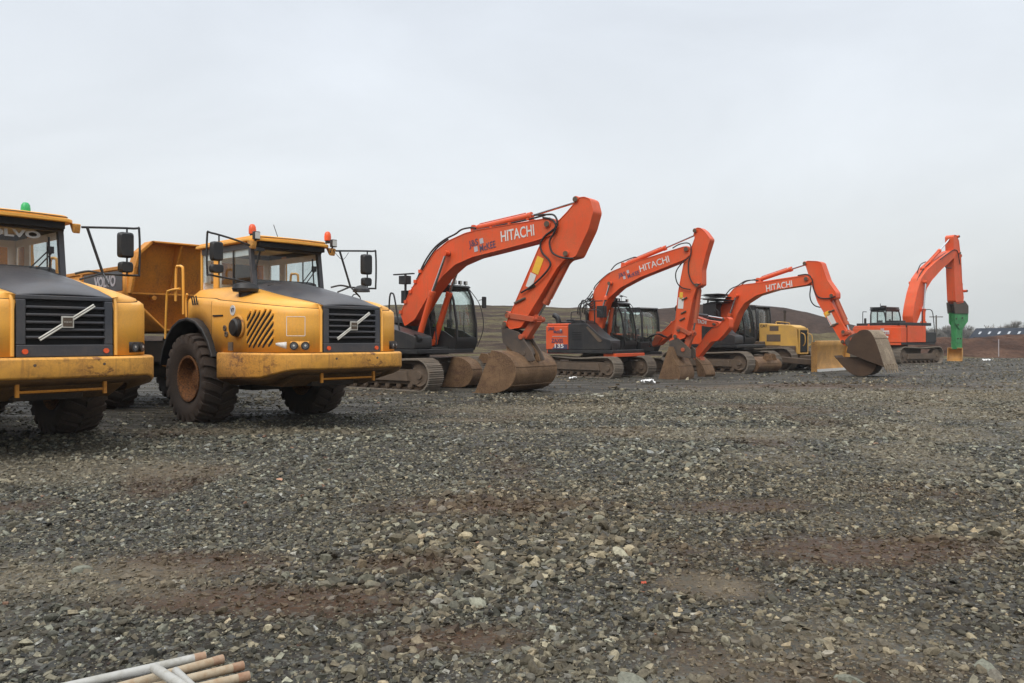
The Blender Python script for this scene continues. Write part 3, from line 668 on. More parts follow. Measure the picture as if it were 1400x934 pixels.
    pane('rear_window', cab, [(-1.055, -.56, 2.55), (-1.055, -.05, 2.55), (-1.055, -.05, 2.97), (-1.055, -.56, 2.97)], 'clear'); pane('rear_window', cab, [(-1.055, .12, 2.55), (-1.055, .56, 2.55), (-1.055, .56, 2.97), (-1.055, .12, 2.97)], 'clear')
    m = MB(); m.box((-.7, -.25, 2.35), (-.2, .25, 2.5)); m.prism(roundpoly([(-.78, 2.48), (-.64, 2.48), (-.7, 2.93), (-.82, 2.93)], .03), -.22, .22); m.build('seat', 'seat', cab, bevel=.03)
    m = MB(); m.prism([(.45, 2.43), (.80, 2.43), (.79, 2.52), (.6, 2.56), (.42, 2.5)], -.6, .6); m.lathe([(.17, -.012), (.185, 0), (.17, .012)], (.2, .0, 2.55), axis='z', n=20); m.build('dashboard', 'seat', cab, bevel=.02)
    m = MB(); RP = roundpoly([(-1.22, -.80), (-1.22, .80), (.85, .82), (1.02, .70), (1.06, 0), (1.02, -.70), (.85, -.82)], .12, 3)
    m.zprism(RP, 3.195, 3.25); m.zprism([(x*.97, t*.93) for x, t in RP], 3.25, 3.295); roof = m.build('roof', 'yellow', cab, bevel=.015)
    m = MB(); m.zprism([(.70, -.70), (.70, .70), (.96, .66), (.98, -.66)], 3.10, 3.193); m.build('visor', 'gap', cab)
    m = MB()
    m.tube([(1.0, -.68, 3.262), (1.05, -.3, 3.268), (1.065, 0, 3.27), (1.05, .3, 3.268), (1.0, .68, 3.262)], .007, 5)
    m.build('roof_seal', 'black', roof)
    m = MB(); m.tube([(.86, .50, 2.46), (.80, .50, 2.98)], .014, 5); m.tube([(.90, .18, 2.46), (.83, .50, 2.80)], .010, 5); m.tube([(.90, .26, 2.45), (.84, .52, 2.74)], .010, 5); m.box((.82, .47, 2.74), (.86, .55, 2.84))
    m.build('wiper', 'hose', cab)
    m = MB(); m.tube([(.91, -.62, 3.02), (.86, -.68, 2.7)], .018, 6); m.box((.90, -.72, 3.02), (.99, -.58, 3.08)); m.build('camera_bracket', 'black', cab)
    for (x, t, mat) in beacons: beacon(cab, x, t, 3.29, mat)
    if lampcab:
        for s in (-1, 1):
            m = MB(); m.box((1.02, s*.78-.05, 3.20), (1.10, s*.78+.06, 3.34)); m.tube([(1.0, s*.76, 3.1), (1.04, s*.78, 3.21)], .02, 6)
            lp = m.build('work_lamp', 'black', cab, bevel=.01); m = MB(); m.box((1.101, s*.78-.04, 3.215), (1.106, s*.78+.05, 3.325)); m.build('lamp_lens', 'lens', lp)
        m = MB(); m.tube([(-.2, .45, 3.28), (-.42, .42, 3.72)], .007, 5); m.build('aerial', 'hose', cab)
        m = MB(); m.tube(smoothpath([(1.05, .78, 3.15), (1.1, .95, 2.98), (1.12, 1.08, 3.12)], 5), .005, 4); m.build('loose_wire', 'hose', cab)
    # corner brackets, mirror frames and mirrors
    for s in (-1, 1):
        m = MB(); m.prism(roundpoly([(.95, 3.06), (1.02, 3.04), (1.06, 3.18), (.85, 3.2)], .03), min(s*.76, s*.84), max(s*.76, s*.84)); m.build('roof_bracket', 'yellow_worn', cab, bevel=.01)
        if s > 0: pth = [(1.03, .86, 3.14), (1.05, 1.0, 3.15), (1.25, 1.52, 3.17), (1.29, 1.58, 3.13), (1.29, 1.58, 2.53), (1.27, 1.53, 2.46), (1.12, 1.12, 2.47)]
        else: pth = [(1.0, -.86, 3.10), (.98, -1.15, 3.18), (.9, -1.5, 3.26), (.86, -1.55, 3.22), (.86, -1.55, 2.62), (.9, -1.5, 2.56), (1.0, -1.0, 2.48), (1.1, -.8, 2.4)]
        m = MB(); m.tube(smoothpath(pth, 4), .017, 8)
        if s > 0:
            m.tube([(1.05, .93, 3.14), (1.12, 1.12, 2.48)], .02, 8); m.tube([(1.24, 1.42, 3.16), (1.24, 1.42, 2.47)], .014, 6)
            m.tube([(1.12, 1.12, 2.48), (1.25, .75, 2.36)], .016, 6); m.tube([(1.12, 1.12, 2.48), (1.5, 1.05, 2.28)], .016, 6); m.tube(smoothpath([(1.12, 1.12, 2.47), (1.05, .95, 2.50), (.95, .8, 2.46)], 4), .018, 6)
        else: m.tube([(.93, -1.38, 3.22), (.93, -1.38, 2.57)], .014, 6)
        fr = m.build('mirror_frame', 'black', T)
        cx, ct = (1.235, 1.40) if s > 0 else (.92, -1.42)
        def glass_of(z0, z1, w, mo):
            d_ = .07; 
            poly = roundpoly([(ct-w/2, z0), (ct+w/2, z0), (ct+w/2, z1), (ct-w/2, z1)], .05, 3)
            q = MB(); n = len(poly); vs = [(cx+d_*.5, t, z) for t, z in poly] + [(cx-d_*.5, t, z) for t, z in poly] + [(cx+d_*.95, ct+(t-ct)*.8, (z0+z1)/2+(z-(z0+z1)/2)*.86) for t, z in poly]
            q.add(vs, [tuple(range(n, 2*n)), tuple(range(2*n, 3*n))] + [(i, (i+1) % n, n+(i+1) % n, n+i) for i in range(n)] + [(i, (i+1) % n, 2*n+(i+1) % n, 2*n+i) for i in range(n)])
            ob = q.build('mirror', 'black', fr, smooth=45)
            q = MB(); q.add([(cx-d_*.5-.003, ct+(t-ct)*.9, (z0+z1)/2+(z-(z0+z1)/2)*.93) for t, z in poly], [tuple(range(n))]); q.build('mirror_glass', 'lens', ob, smooth=0)
        if s > 0: glass_of(2.72, 3.10, .22, s); glass_of(2.50, 2.66, .20, s)
        else: glass_of(2.80, 3.12, .20, s); glass_of(2.60, 2.74, .22, s)
        if s > 0 and lampcab:
            m = MB(); m.lathe([(0, .1), (.08, .08), (.15, .02), (.16, -.03), (0, -.035)], (1.45, 1.13, 2.40), axis='z', n=18); m.build('front_mirror', 'black', fr)
    # dump body
    m = MB()
    SIDE = [(1.45, 2.93), (1.45, 2.40), (.70, 1.68), (0, 1.64), (-.70, 1.68), (-1.45, 2.40), (-1.45, 2.93)]
    m.grid([[(x, t*k, z + dz) for t, z in SIDE] for x, k, dz in ((-2.7, 1, 0), (-4.5, 1, 0), (-6.6, 1, .0), (-8.2, 1, .35))], flip=True)
    body = m.build('dump_body', 'body_yellow', T, solid=.05, smooth=20)
    m = MB()
    hb = [(-1.45, 2.40), (-1.42, 2.9), (-1.37, 3.20), (-1.16, 3.42), (1.16, 3.42), (1.37, 3.20), (1.42, 2.9), (1.45, 2.40), (.70, 1.68), (-.70, 1.68)]
    hx = lambda z: -2.84 + (max(z-2.4, 0))*.30 - max(2.4-z, 0)*.55
    n = len(hb); m.add([(hx(z)-.06, t, z) for t, z in hb] + [(hx(z), t, z) for t, z in hb], [tuple(range(n)), tuple(range(2*n-1, n-1, -1))] + [(i, n+i, n+(i+1) % n, (i+1) % n) for i in range(n)])
    # flange round the headboard, ribs and the ledge
    for i in range(n):
        if i in (0, 1, 2, 3, 4, 5, 6):
            a = hb[i]; b = hb[i+1]; dd = .28 if i != 3 else .34
            xa, xb = hx(a[1]), hx(b[1])
            m.add([(xa-.02, a[0], a[1]), (xb-.02, b[0], b[1]), (xb+dd, b[0], b[1]), (xa+dd, a[0], a[1]), (xa-.02, a[0]*.965, a[1]-.035), (xb-.02, b[0]*.965, b[1]-.035), (xb+dd, b[0]*.965, b[1]-.035), (xa+dd, a[0]*.965, a[1]-.035)], [(0, 1, 2, 3), (7, 6, 5, 4), (3, 2, 6, 7), (0, 3, 7, 4), (1, 5, 6, 2)])
    m.box((-2.80, -1.40, 2.38), (-2.62, 1.40, 2.42))
    for t in (-.55, .55):
        m.add([(-2.56, t-.02, 3.38), (-2.56, t+.02, 3.38), (-2.26, t+.02, 3.38), (-2.26, t-.02, 3.38), (-2.84, t-.02, 2.42), (-2.84, t+.02, 2.42), (-2.80, t+.02, 2.42), (-2.80, t-.02, 2.42)], [(0, 1, 2, 3), (7, 6, 5, 4), (0, 4, 5, 1), (2, 6, 7, 3), (1, 5, 6, 2), (0, 3, 7, 4)])
    m.cyl((-2.8, -.95, 2.32), (-2.62, -.95, 2.32), .05, n=10)
    m.build('headboard', 'body_yellow', body, bevel=.01)
    m = MB(); m.box((-2.85, -1.5, 2.88), (-7.8, -1.44, 2.95)); m.box((-2.85, 1.44, 2.88), (-7.8, 1.5, 2.95))
    for s in (-1, 1):
        for k in range(4): x = -5.1-k*.9; m.box((x, s*1.475-.03, 2.40), (x+.1, s*1.475+.03, 2.88))
        m.box((-7.9, s*1.475-.04, 2.37), (-2.8, s*1.475+.03, 2.44))
    m.build('body_rail', 'body_yellow', body, bevel=.008)
    for s in (-1, 1):
        m = MB(); m.box((-4.95, s*1.482-.003, 2.46), (-2.86, s*1.482+.003, 2.86)); pl = m.build('name_panel', 'charcoal', body)
        lettering(pl, 'VOLVO', 'greydecal', .30, (-3.75, s*1.488, 2.66), (-s, 0, 0), (0, 0, 1), .012, width=1.15)
    if windscreen_text:
        d = Vector((-.12, 0, .68)).normalized()
        m = MB(); a0 = Vector((.835, 0, 2.42)); 
        lettering(ws, 'VOLVO', 'ivory', .145, a0 + d*.585 + Vector((.010, 0, 0)), (0, 1, 0), d, .006, width=.84)
    return T

# ------------------------------------------------------------------ excavators
def decal_quad(parent, c, w, h, ang, mat, y, name='warning_label'):
    ca, sa = math.cos(ang), math.sin(ang); m = MB()
    P = [(c[0]+dx*ca-dz*sa, y, c[1]+dx*sa+dz*ca) for dx, dz in ((-w/2, -h/2), (w/2, -h/2), (w/2, h/2), (-w/2, h/2))]
    m.add(P, [(0, 1, 2, 3)]); return m.build(name, mat, parent, solid=.004, smooth=0)
def hoses(parent, paths, r=.022):
    for p in paths:
        m = MB(); m.tube(smoothpath(p, 6), r, 7); m.build('hose', 'hose', parent)
def vtube(parent, name, paths, r, mat='black'):
    m = MB()
    for p in paths: m.tube(p, r, 7)
    return m.build(name, mat, parent)
def upper_house(T, tail, front, w, z0, z1, cwl, hood=.25, front_slope=True, cwz=None, panel='darkpanel', cwmat='orange'):
    """turntable, deck, counterweight, engine cover and side panels"""
    m = MB(); m.cyl((0, 0, z0-.24), (0, 0, z0), .62, n=28); m.box((-.9, -.75, z0-.34), (.9, .75, z0-.18)); m.build('turntable', 'mudsteel', T)
    m = MB(); m.box((-tail+.35, -w/2+.02, z0), (front, w/2-.02, z0+.13)); m.box((-.3, -.34, z0+.13), (.55, .34, z0+.55)); m.build('deck', 'black', T, bevel=.02)
    # counterweight: bowed in plan
    cw = []
    for k in range(9):
        u = -1 + 2*k/8; cw.append((-tail + .28*abs(u)**2.6, u*w/2*.985))
    cw += [(-tail+cwl, w/2*.985), (-tail+cwl, -w/2*.985)]
    zt = cwz or z1
    m = MB(); m.zprism([(x+.03 if i < 9 else x, y*.98) for i, (x, y) in enumerate(cw)], z0-.02, z0+.13); m.zprism(cw, z0+.133, zt-.1); m.zprism([(x+.04 if i < 9 else x, y*.965) for i, (x, y) in enumerate(cw)], zt-.097, zt)
    for t in (-.5, .5): m.box((-tail+.3, t-.05, zt), (-tail+.42, t+.05, zt+.09))
    c = m.build('counterweight', cwmat, T, bevel=.035, seg=3)
    m = MB(); b = -tail+cwl+.008
    fr = front-.08
    for s in (-1, 1):
        if s < 0: poly = [(b, z0+.14), (b, z1-.02), (b+.45*(fr-b), z1-.02), (fr-.35, z0+.60), (fr, z0+.50), (fr, z0+.14)]
        else: poly = [(b, z0+.14), (b, z1-.02), (-.35, z1-.02), (-.35, z0+.14)]
        m = MB(); m.prism(roundpoly(poly, .05, 2), s*(w/2-.02), s*(w/2-.75 if s < 0 else w/2-.45))
        q_ = m.build('side_panel', panel, T, bevel=.02)
        if s < 0: sp = q_
    m = MB()
    x1 = b+.45*(fr-b)
    m.box((b+.003, -w/2+.75, z0+.14), (x1-.1, w/2-.45, z1-.04)); m.build('engine_bay', 'black', T)
    m = MB(); m.prism(roundpoly([(b+.04, z1-.02), (b+.04, z1+hood), (x1-.35, z1+hood), (x1-.12, z1-.02)], .06), -w/2+.25, w/2-.35); m.cyl((b+.3, -.3, z1+hood), (b+.3, -.3, z1+hood+.28), .06, n=12)
    m.build('engine_cover', 'black', T, bevel=.03)
    m = MB()
    for k in range(5): z = z0+.5+.07*k; m.box((b+.2, -w/2+.012, z), (b+.62, -w/2+.02, z+.03))
    m.build('vent_slot', 'gap', sp)
    return sp, c, x1
def rail(T, pts, r=.018, mat='black', name='handrail'):
    m = MB(); m.tube(smoothpath(pts, 4), r, 7); return m.build(name, mat, T)
def antenna_gear(parent, x, t, z, n=2):
    m = MB()
    m.box((x-.25, t-.35, z), (x+.2, t+.35, z+.04)); m.box((x-.2, t-.3, z+.04), (x-.05, t+.3, z+.16))
    for k in range(n):
        yy = t-.3+.6*k/max(1, n-1); m.cyl((x, yy, z+.04), (x, yy, z+.22), .012, n=6); m.cyl((x, yy, z+.22), (x, yy, z+.26), .075, n=12)
    m.tube([(x-.25, t-.35, z+.2), (x+.1, t, z+.28), (x+.2, t+.4, z+.2)], .014, 5)
    return m.build('antenna_rack', 'black', parent, bevel=.005)

def boom_set(T, Z, boom, w, bosses, stick, sw, sbosses, armcyl, boomcyls, bktcyl, near=None):
    B = boxbeam('boom', T, Z(boom, -w/2), w, bosses=Z(bosses, 0), br=.10)
    S = boxbeam('stick', T, Z(stick, -sw/2), sw, bosses=Z(sbosses, 0), br=.085)
    a, b, c = Z(armcyl[:3], 0); ram(T, a, b, c, 0., armcyl[3])
    m = MB(); m.prism([(a[0]-.12, a[1]-.28), (a[0]+.25, a[1]-.2), (a[0]+.06, a[1]+.09), (a[0]-.06, a[1]+.09)], -.11, -.07); m.prism([(a[0]-.12, a[1]-.28), (a[0]+.25, a[1]-.2), (a[0]+.06, a[1]+.09), (a[0]-.06, a[1]+.09)], .07, .11); m.build('bracket', 'orange', B)
    aa = Z(boomcyls[:3], -(w/2+.13))
    for s in (-1, 1): ram(T, aa[0], aa[1], aa[2], s*(w/2+.13), boomcyls[3])
    m = MB(); m.cyl((aa[2][0], -(w/2+.22), aa[2][1]), (aa[2][0], w/2+.22, aa[2][1]), .07, n=14); m.build('pin', 'mudsteel', B)
    a, b, c = Z(bktcyl[:3], 0); ram(T, a, b, c, 0., bktcyl[3], 'orange_dusty')
    return B, S
def links(T, p_stick, p_cyl, p_bkt, w, mat='orange_dusty'):
    p_stick, p_cyl, p_bkt = [v3(p, 0) for p in (p_stick, p_cyl, p_bkt)]
    m = MB()
    for s in (-1, 1):
        o = Vector((0, s*(w/2+.03), 0))
        for a, b in ((p_stick, p_cyl),):
            d = (b-a).normalized(); nb = Vector((-d.z, 0, d.x))*.075
            m.prism([((a+nb-d*.06).x, (a+nb-d*.06).z), ((a-nb-d*.06).x, (a-nb-d*.06).z), ((b-nb+d*.06).x, (b-nb+d*.06).z), ((b+nb+d*.06).x, (b+nb+d*.06).z)], o.y-.025, o.y+.025)
    a, b = p_cyl, p_bkt; d = (b-a).normalized(); nb = Vector((-d.z, 0, d.x))*.10
    m.prism([((a+nb).x, (a+nb).z), ((a-nb).x, (a-nb).z), ((b-nb).x, (b-nb).z), ((b+nb).x, (b+nb).z)], -w*.32, w*.32)
    for p in (p_stick, p_cyl, p_bkt): m.cyl((p.x, -w/2-.09, p.z), (p.x, w/2+.09, p.z), .075, n=14)
    return m.build('bucket_link', mat, T, bevel=.012)
def hitch_plates(T, poly, w, mat='hitch', pinsz=()):
    m = MB()
    for s in (-1, 1): m.prism(roundpoly(poly, .04, 2), s*w/2-.03, s*w/2+.03)
    xs = [p[0] for p in poly]; zs = [p[1] for p in poly]; cx = sum(xs)/len(xs); cz = sum(zs)/len(zs)
    m.prism([(cx+(x-cx)*.55, cz+(z-cz)*.6) for x, z in poly], -w/2+.031, w/2-.031)
    pins(m, pinsz, -w/2-.05, w/2+.05, .055)
    return m.build('quick_hitch', mat, T, bevel=.01)

XG = 'orange excavators parked in a row'
# ---- first excavator (nearest, wide ditching bucket)
def excavator_one():
    p = Pose(-3.15, 24.43, 36); T = p.root('excavator')
    tag(T, 'orange excavator nearest the dump trucks, roof lamps on its cab, wide brown bucket', 'excavator', XG)
    for s in (-1, 1): make_track(T, s*1.2, 4.3, .92, .62, 0.)
    m = MB(); m.box((-1.0, -.95, .42), (1.0, .95, .78)); m.build('carbody', 'mudsteel', T, bevel=.04)
    upper_house(T, 2.3, 1.5, 2.6, 1.06, 1.98, .75, .22)
    Z = Zm(p, 480, 250, .3318)
    boom = [(205, 535), (222, 588), (262, 560), (330, 442), (380, 378), (430, 333), (500, 302), (600, 277), (760, 235), (835, 208), (850, 180), (838, 148), (815, 142), (530, 190), (470, 205), (400, 237), (345, 282), (290, 370), (240, 450)]
    stick = [(928, 72), (940, 58), (962, 55), (985, 65), (998, 115), (978, 188), (925, 300), (880, 312), (850, 345), (700, 592), (655, 600), (640, 578), (660, 530), (775, 262), (838, 172), (890, 118)]
    B, S = boom_set(T, Z, boom, .50, [(832, 172)], stick, .42, [(945, 70), (905, 292), (665, 540), (655, 580)],
        ((512, 186), (742, 133), (945, 70), .085), ((275, 655), (335, 448), (392, 288), .085), ((905, 292), (803, 492), (768, 552), .085))
    pc = Z.one((768, 560), 0); links(T, Z.one((668, 545), 0), pc, Z.one((722, 632), 0), .40)
    hitch_plates(T, Z([(618, 590), (690, 612), (742, 690), (757, 730), (715, 735), (625, 655)], -.25), .46, pinsz=Z([(655, 590), (722, 632), (735, 700)], 0))
    prof = [(510, 862), (560, 866), (615, 858), (655, 835), (676, 795), (676, 755), (655, 720), (620, 697), (578, 688)]
    bucket_mesh('bucket', T, Z(prof, -.95), 1.95, 0.05, th=.035)
    m = MB()
    q = Z([(630, 640), (700, 650), (735, 700), (745, 735), (640, 705)], -.25)
    for t in (-.21, .15): m.prism(q, t, t+.05)
    m.build('bucket_ear', 'bucket', T, bevel=.01)
    # boom lettering, decals, hoses
    y = -.25-.008
    a = Z.one((618, 222), -.25); b = Z.one((755, 193), -.25); d = Vector((b[0]-a[0], 0, b[1]-a[1])); up = Vector((-d.z, 0, d.x))
    lettering(B, 'HITACHI', 'ivory', .42, ((a[0]+b[0])/2, y, (a[1]+b[1])/2), d, up, .006, width=d.length)
    for txt, (x0, y0), (x1, y1), sz in (('J&S', (487, 252), (525, 240), .26), ('McKEE', (530, 270), (595, 250), .27)):
        a = Z.one((x0, y0), -.25); b = Z.one((x1, y1), -.25); d = Vector((b[0]-a[0], 0, b[1]-a[1]))
        lettering(B, txt, 'navy', sz, ((a[0]+b[0])/2, y, (a[1]+b[1])/2), d, (-d.z, 0, d.x), .003, width=d.length)
    for c in ((538, 237), (515, 270)):
        q = Z.one(c, -.25); decal_quad(B, q, .13, .15, .2, 'greydecal', y, 'logo_mark')
    y = -.21-.008
    decal_quad(S, Z.one((770, 337), -.21), .22, .46, math.atan2(.46, .0)-1.57-.42, 'yellowdecal', y); decal_quad(S, Z.one((742, 400), -.21), .20, .40, -.42, 'ivory', y)
    for c in ((705, 480), (745, 430), (690, 488)):
        q = Z.one(c, -.21); m = MB(); m.cyl((q[0]-.12, y-.02, q[1]-.03), (q[0]+.12, y-.02, q[1]+.05), .03, n=8); m.build('grease_block', 'mudsteel', S)
    H = []
    for path, t in (([(270, 400), (300, 330), (340, 270), (385, 232), (430, 208), (455, 190), (490, 182), (515, 184)], -.12), ([(215, 520), (255, 430), (300, 345), (350, 270), (400, 230)], -.2),
                    ([(755, 130), (800, 128), (835, 130), (850, 160), (838, 200), (818, 240), (830, 285), (870, 305), (915, 308)], -.3), ([(790, 140), (830, 150), (842, 180), (800, 215), (780, 250), (788, 285), (815, 315), (820, 340), (790, 380), (740, 425), (700, 450)], -.28), ([(500, 195), (600, 175), (720, 150), (800, 130)], -.16)):
        H.append([v3(q, t) for q in Z(path, t)])
    hoses(T, H, .026)
    for k in range(5):
        q = Z.one((205+k*2.2*18*.5, 530-k*42), -.27); m = MB(); m.box((q[0]-.05, -.30, q[1]-.05), (q[0]+.05, -.25, q[1]+.05)); m.build('hose_clamp', 'orange', B)
    m = MB()
    for k in range(4):
        q = Z.one((520+k*75, 196-k*17), 0); m.box((q[0]-.03, -.24, q[1]-.06), (q[0]+.03, .24, q[1]-.01))
    m.build('pipe_clamp', 'orange', B)
    vtube(B, 'pipe', [[v3(q, -.2) for q in Z([(500, 203), (650, 175), (820, 142)], -.2)], [v3(q, .1) for q in Z([(500, 203), (650, 175), (820, 142)], .1)]], .022, 'orange')
    c = make_cab(T, -.30, 1.56, .42, 1.40, 1.14, 3.12, lamps=4, lime=True)
    for t in (.52, .8): decal_quad
    m = MB(); m.box((1.452, .55, 1.32), (1.46, .62, 1.39)); m.build('sticker', 'ivory', c)
    m = MB(); m.box((.1, .415, 1.28), (.2, .41, 1.37)); m.build('sticker', 'ivory', c)
    # mast with camera behind boom, handrails, work lamp
    rail(T, [(.75, -1.2, 1.7), (.55, -1.2, 2.65), (.45, -1.2, 2.82), (.35, -1.2, 2.72), (.3, -1.2, 2.0)], .025)
    rail(T, [(-.9, -1.15, 2.1), (-.95, -1.15, 2.75), (-1.3, -1.15, 2.78), (-1.4, -1.15, 2.1)])
    g = antenna_gear(c, .3, .6, 3.16, 2)
    m = MB(); m.cyl((-.45, .3, 1.9), (-.45, .3, 3.5), .04, n=8); m.box((-.6, .15, 3.2), (-.3, .4, 3.46)); m.box((-.95, .25, 3.5), (-.1, .35, 3.54)); m.box((-.55, .2, 2.6), (-.35, .42, 3.0)); m.build('camera_mast', 'black', T, bevel=.01)
    m = MB(); m.lathe([(.12, -.10), (.14, 0), (.1, .12), (0, .14)], (1.35, -1.1, 1.5), n=14); m.build('work_lamp', 'black', T)
    m = MB(); m.box((.55, -1.32, 1.22), (.65, -1.3, 1.32)); m.build('sticker', 'ivory', T)
    hoses(T, [[(.5, -.2, 1.7), (.75, -.22, 2.05), (.8, -.22, 1.6), (.85, -.2, 1.35)], [(.5, -.05, 1.7), (.85, -.1, 2.1), (.95, -.1, 1.6), (.95, -.1, 1.3)], [(.5, .1, 1.7), (.9, .1, 2.05), (1.0, .1, 1.6), (1.0, .1, 1.3)]], .022)
    m = MB(); m.box((.75, -.5, 1.02), (1.25, .42, 1.25)); m.build('deck_front', 'black', T, bevel=.02)
    return T
# ---- second excavator (short tail, number on its counterweight)
def excavator_two():
    p = Pose(3.4, 31.3, 38); T = p.root('excavator')
    tag(T, 'second orange excavator from the left, short tail with model number on its orange panel', 'excavator', XG)
    for s in (-1, 1): make_track(T, s*1.0, 3.7, .80, .52, R(-9), mat='shoe')
    m = MB(); m.box((-.8, -.8, .38), (.8, .8, .70)); m.build('carbody', 'mudsteel', T, bevel=.04)
    sp, cw, x1 = upper_house(T, 1.95, 1.35, 2.46, .93, 2.08, 1.32, .12)
    Z = Zm(p, 730, 290, .2678); Y = Zm(p, 800, 300, .12857)
    boom = [(275, 555), (285, 590), (325, 600), (350, 510), (380, 437), (440, 383), (540, 330), (770, 238), (800, 212), (803, 190), (785, 172), (765, 174), (520, 250), (400, 300), (345, 345), (312, 390), (290, 470)]
    stick = [(818, 90), (830, 78), (848, 78), (870, 95), (900, 135), (875, 215), (857, 290), (857, 370), (830, 380), (810, 440), (772, 638), (735, 650), (706, 632), (722, 560), (738, 400), (765, 260), (800, 190), (822, 130)]
    B, S = boom_set(T, Z, boom, .42, [(792, 190)], stick, .36, [(835, 95), (845, 372), (752, 600), (735, 632)],
        ((460, 268), (672, 180), (828, 112), .075), ((337, 628), (352, 485), (388, 362), .075), ((845, 372), (822, 560), (812, 610), .075))
    links(T, Z.one((752, 590), 0), Z.one((806, 618), 0), Z.one((775, 700), 0), .34)
    hitch_plates(T, Z([(690, 655), (735, 640), (800, 700), (800, 745), (740, 735), (690, 700)], -.22), .38, pinsz=Z([(735, 640), (775, 700)], 0))
    Q = Zm(p, 840, 390, .1498)
    prof = [(392, 885), (470, 893), (545, 890), (590, 862), (600, 800), (580, 730), (540, 660), (520, 600), (500, 555)]
    bucket_mesh('bucket', T, Q(prof, -.55), 1.15, 0.02, mat='bucket', th=.03)
    y = -.21-.008
    a = Z.one((540, 290), -.21); b = Z.one((690, 237), -.21); d = Vector((b[0]-a[0], 0, b[1]-a[1]))
    lettering(B, 'HITACHI', 'ivory', .34, ((a[0]+b[0])/2, y, (a[1]+b[1])/2), d, (-d.z, 0, d.x), .003, width=d.length)
    for txt, (x0, y0), (x1_, y1_), sz in (('J&S', (432, 322), (470, 312), .22), ('McKEE', (478, 328), (538, 306), .22)):
        a = Z.one((x0, y0), -.21); b = Z.one((x1_, y1_), -.21); d = Vector((b[0]-a[0], 0, b[1]-a[1]))
        lettering(B, txt, 'navy', sz, ((a[0]+b[0])/2, y, (a[1]+b[1])/2), d, (-d.z, 0, d.x), .003, width=d.length)
    for c in ((480, 302), (462, 332)): decal_quad(B, Z.one(c, -.21), .10, .12, .3, 'greydecal', y, 'logo_mark')
    y = -.18-.008
    decal_quad(S, Z.one((752, 425), -.18), .13, .26, -.08, 'yellowdecal', y); decal_quad(S, Z.one((750, 462), -.18), .22, .40, -.08, 'ivory', y)
    for c in ((770, 440), (765, 510), (758, 545)):
        q = Z.one(c, -.18); m = MB(); m.cyl((q[0]-.1, y-.02, q[1]-.04), (q[0]+.1, y-.02, q[1]+.05), .028, n=8); m.build('grease_block', 'mudsteel', S)
    # counterweight lettering
    y = -2.46/2*.985-.012; zc = 1.62
    for txt, mat, sz, x, z, w in (('J&S', 'navy', .15, -1.40, 1.88, .3), ('McKEE', 'navy', .15, -1.08, 1.75, .42), ('ZAXIS', 'navy', .22, -1.12, 1.40, .55), ('135', 'ivory', .22, -1.05, 1.20, .42)):
        lettering(cw, txt, mat, sz, (x, y-.004, z), (1, 0, 0), (0, 0, 1), .004, width=w)
    m = MB(); m.prism([(-1.38, 1.08), (-.64, 1.08), (-.64, 1.27), (-1.18, 1.27)], y+.004, y-.002); m.build('model_plate', 'navy', cw)
    m = MB(); m.box((-1.36, y+.004, 1.57), (-.66, y-.002, 1.59)); m.box((-1.0, y+.004, 1.77), (-.92, y-.002, 1.86)); m.build('decal_line', 'greydecal', cw)
    m = MB(); m.prism([(.20, 1.92), (.28, 1.95), (.92, 1.42), (.86, 1.36), (.74, 1.38)], -1.235, -1.215); m.build('trim_strip', 'mudsteel', sp)
    m = MB(); m.box((.9, -1.1, .80), (1.42, 1.15, .93)); 
    df = m.build('deck_front', 'orange', T, bevel=.02)
    H = [[v3(q, t) for q in Y(path, t)] for path, t in (([(275, 535), (330, 475), (420, 435), (520, 398), (560, 405)], 0.), ([(930, 300), (1000, 260), (1080, 245), (1120, 270), (1125, 350), (1100, 450), (1100, 560), (1130, 650), (1170, 690), (1230, 680)], -.24), ([(1100, 400), (1020, 470), (965, 560), (975, 660), (1030, 720), (1120, 740)], -.26), ([(92, 745), (105, 708), (165, 642), (240, 578), (290, 550)], 0.))]
    hoses(T, H, .022)
    rr = random.Random(3)
    HH = []
    for k in range(7):
        a = Z.one((225+k*9, 520+rr.uniform(-10, 30)), -.3); b = Z.one((235+k*8, 470+rr.uniform(-20, 20)), -.34); c = Z.one((275+k*4, 440+k*8), -.3); d = Z.one((300+k*3, 400+k*14), -.24)
        HH.append([v3(a, -.35), v3(b, -.4-k*.02), v3(c, -.36), v3(d, -.26)])
    hoses(T, HH, .022)
    c = make_cab(T, -.6, 1.06, .22, 1.18, 1.02, 2.90, lamps=2, lean=.34, mirror=False)
    antenna_gear(c, .45, .7, 2.94, 2); rail(c, [(.75, 1.18, 2.88), (.92, 1.25, 2.6), (1.0, 1.2, 2.3)], .012)
    rail(T, [(-.55, -1.1, 1.96), (-.55, -1.1, 2.45), (-.45, -1.1, 2.52), (-.2, -1.1, 2.52), (-.12, -1.1, 2.45), (-.12, -1.1, 1.9)]); rail(T, [(-.55, -1.1, 2.28), (-.12, -1.1, 2.28)], .014)
    rail(T, [(.15, -1.1, 1.9), (.15, -1.1, 2.5), (.25, -1.1, 2.57), (.7, -1.1, 2.57), (.8, -1.1, 2.45)])
    m = MB(); m.cyl((-.85, -.7, 1.95), (-.85, -.7, 2.25), .17, n=14); m.box((-1.25, -.95, 1.98), (-.35, -.3, 2.16)); m.tube(smoothpath([(-1.2, -1.0, 2.0), (-1.25, -1.0, 2.3), (-1.45, -1.0, 2.42)], 4), .11, 10); m.build('air_cleaner', 'black', T, bevel=.03)
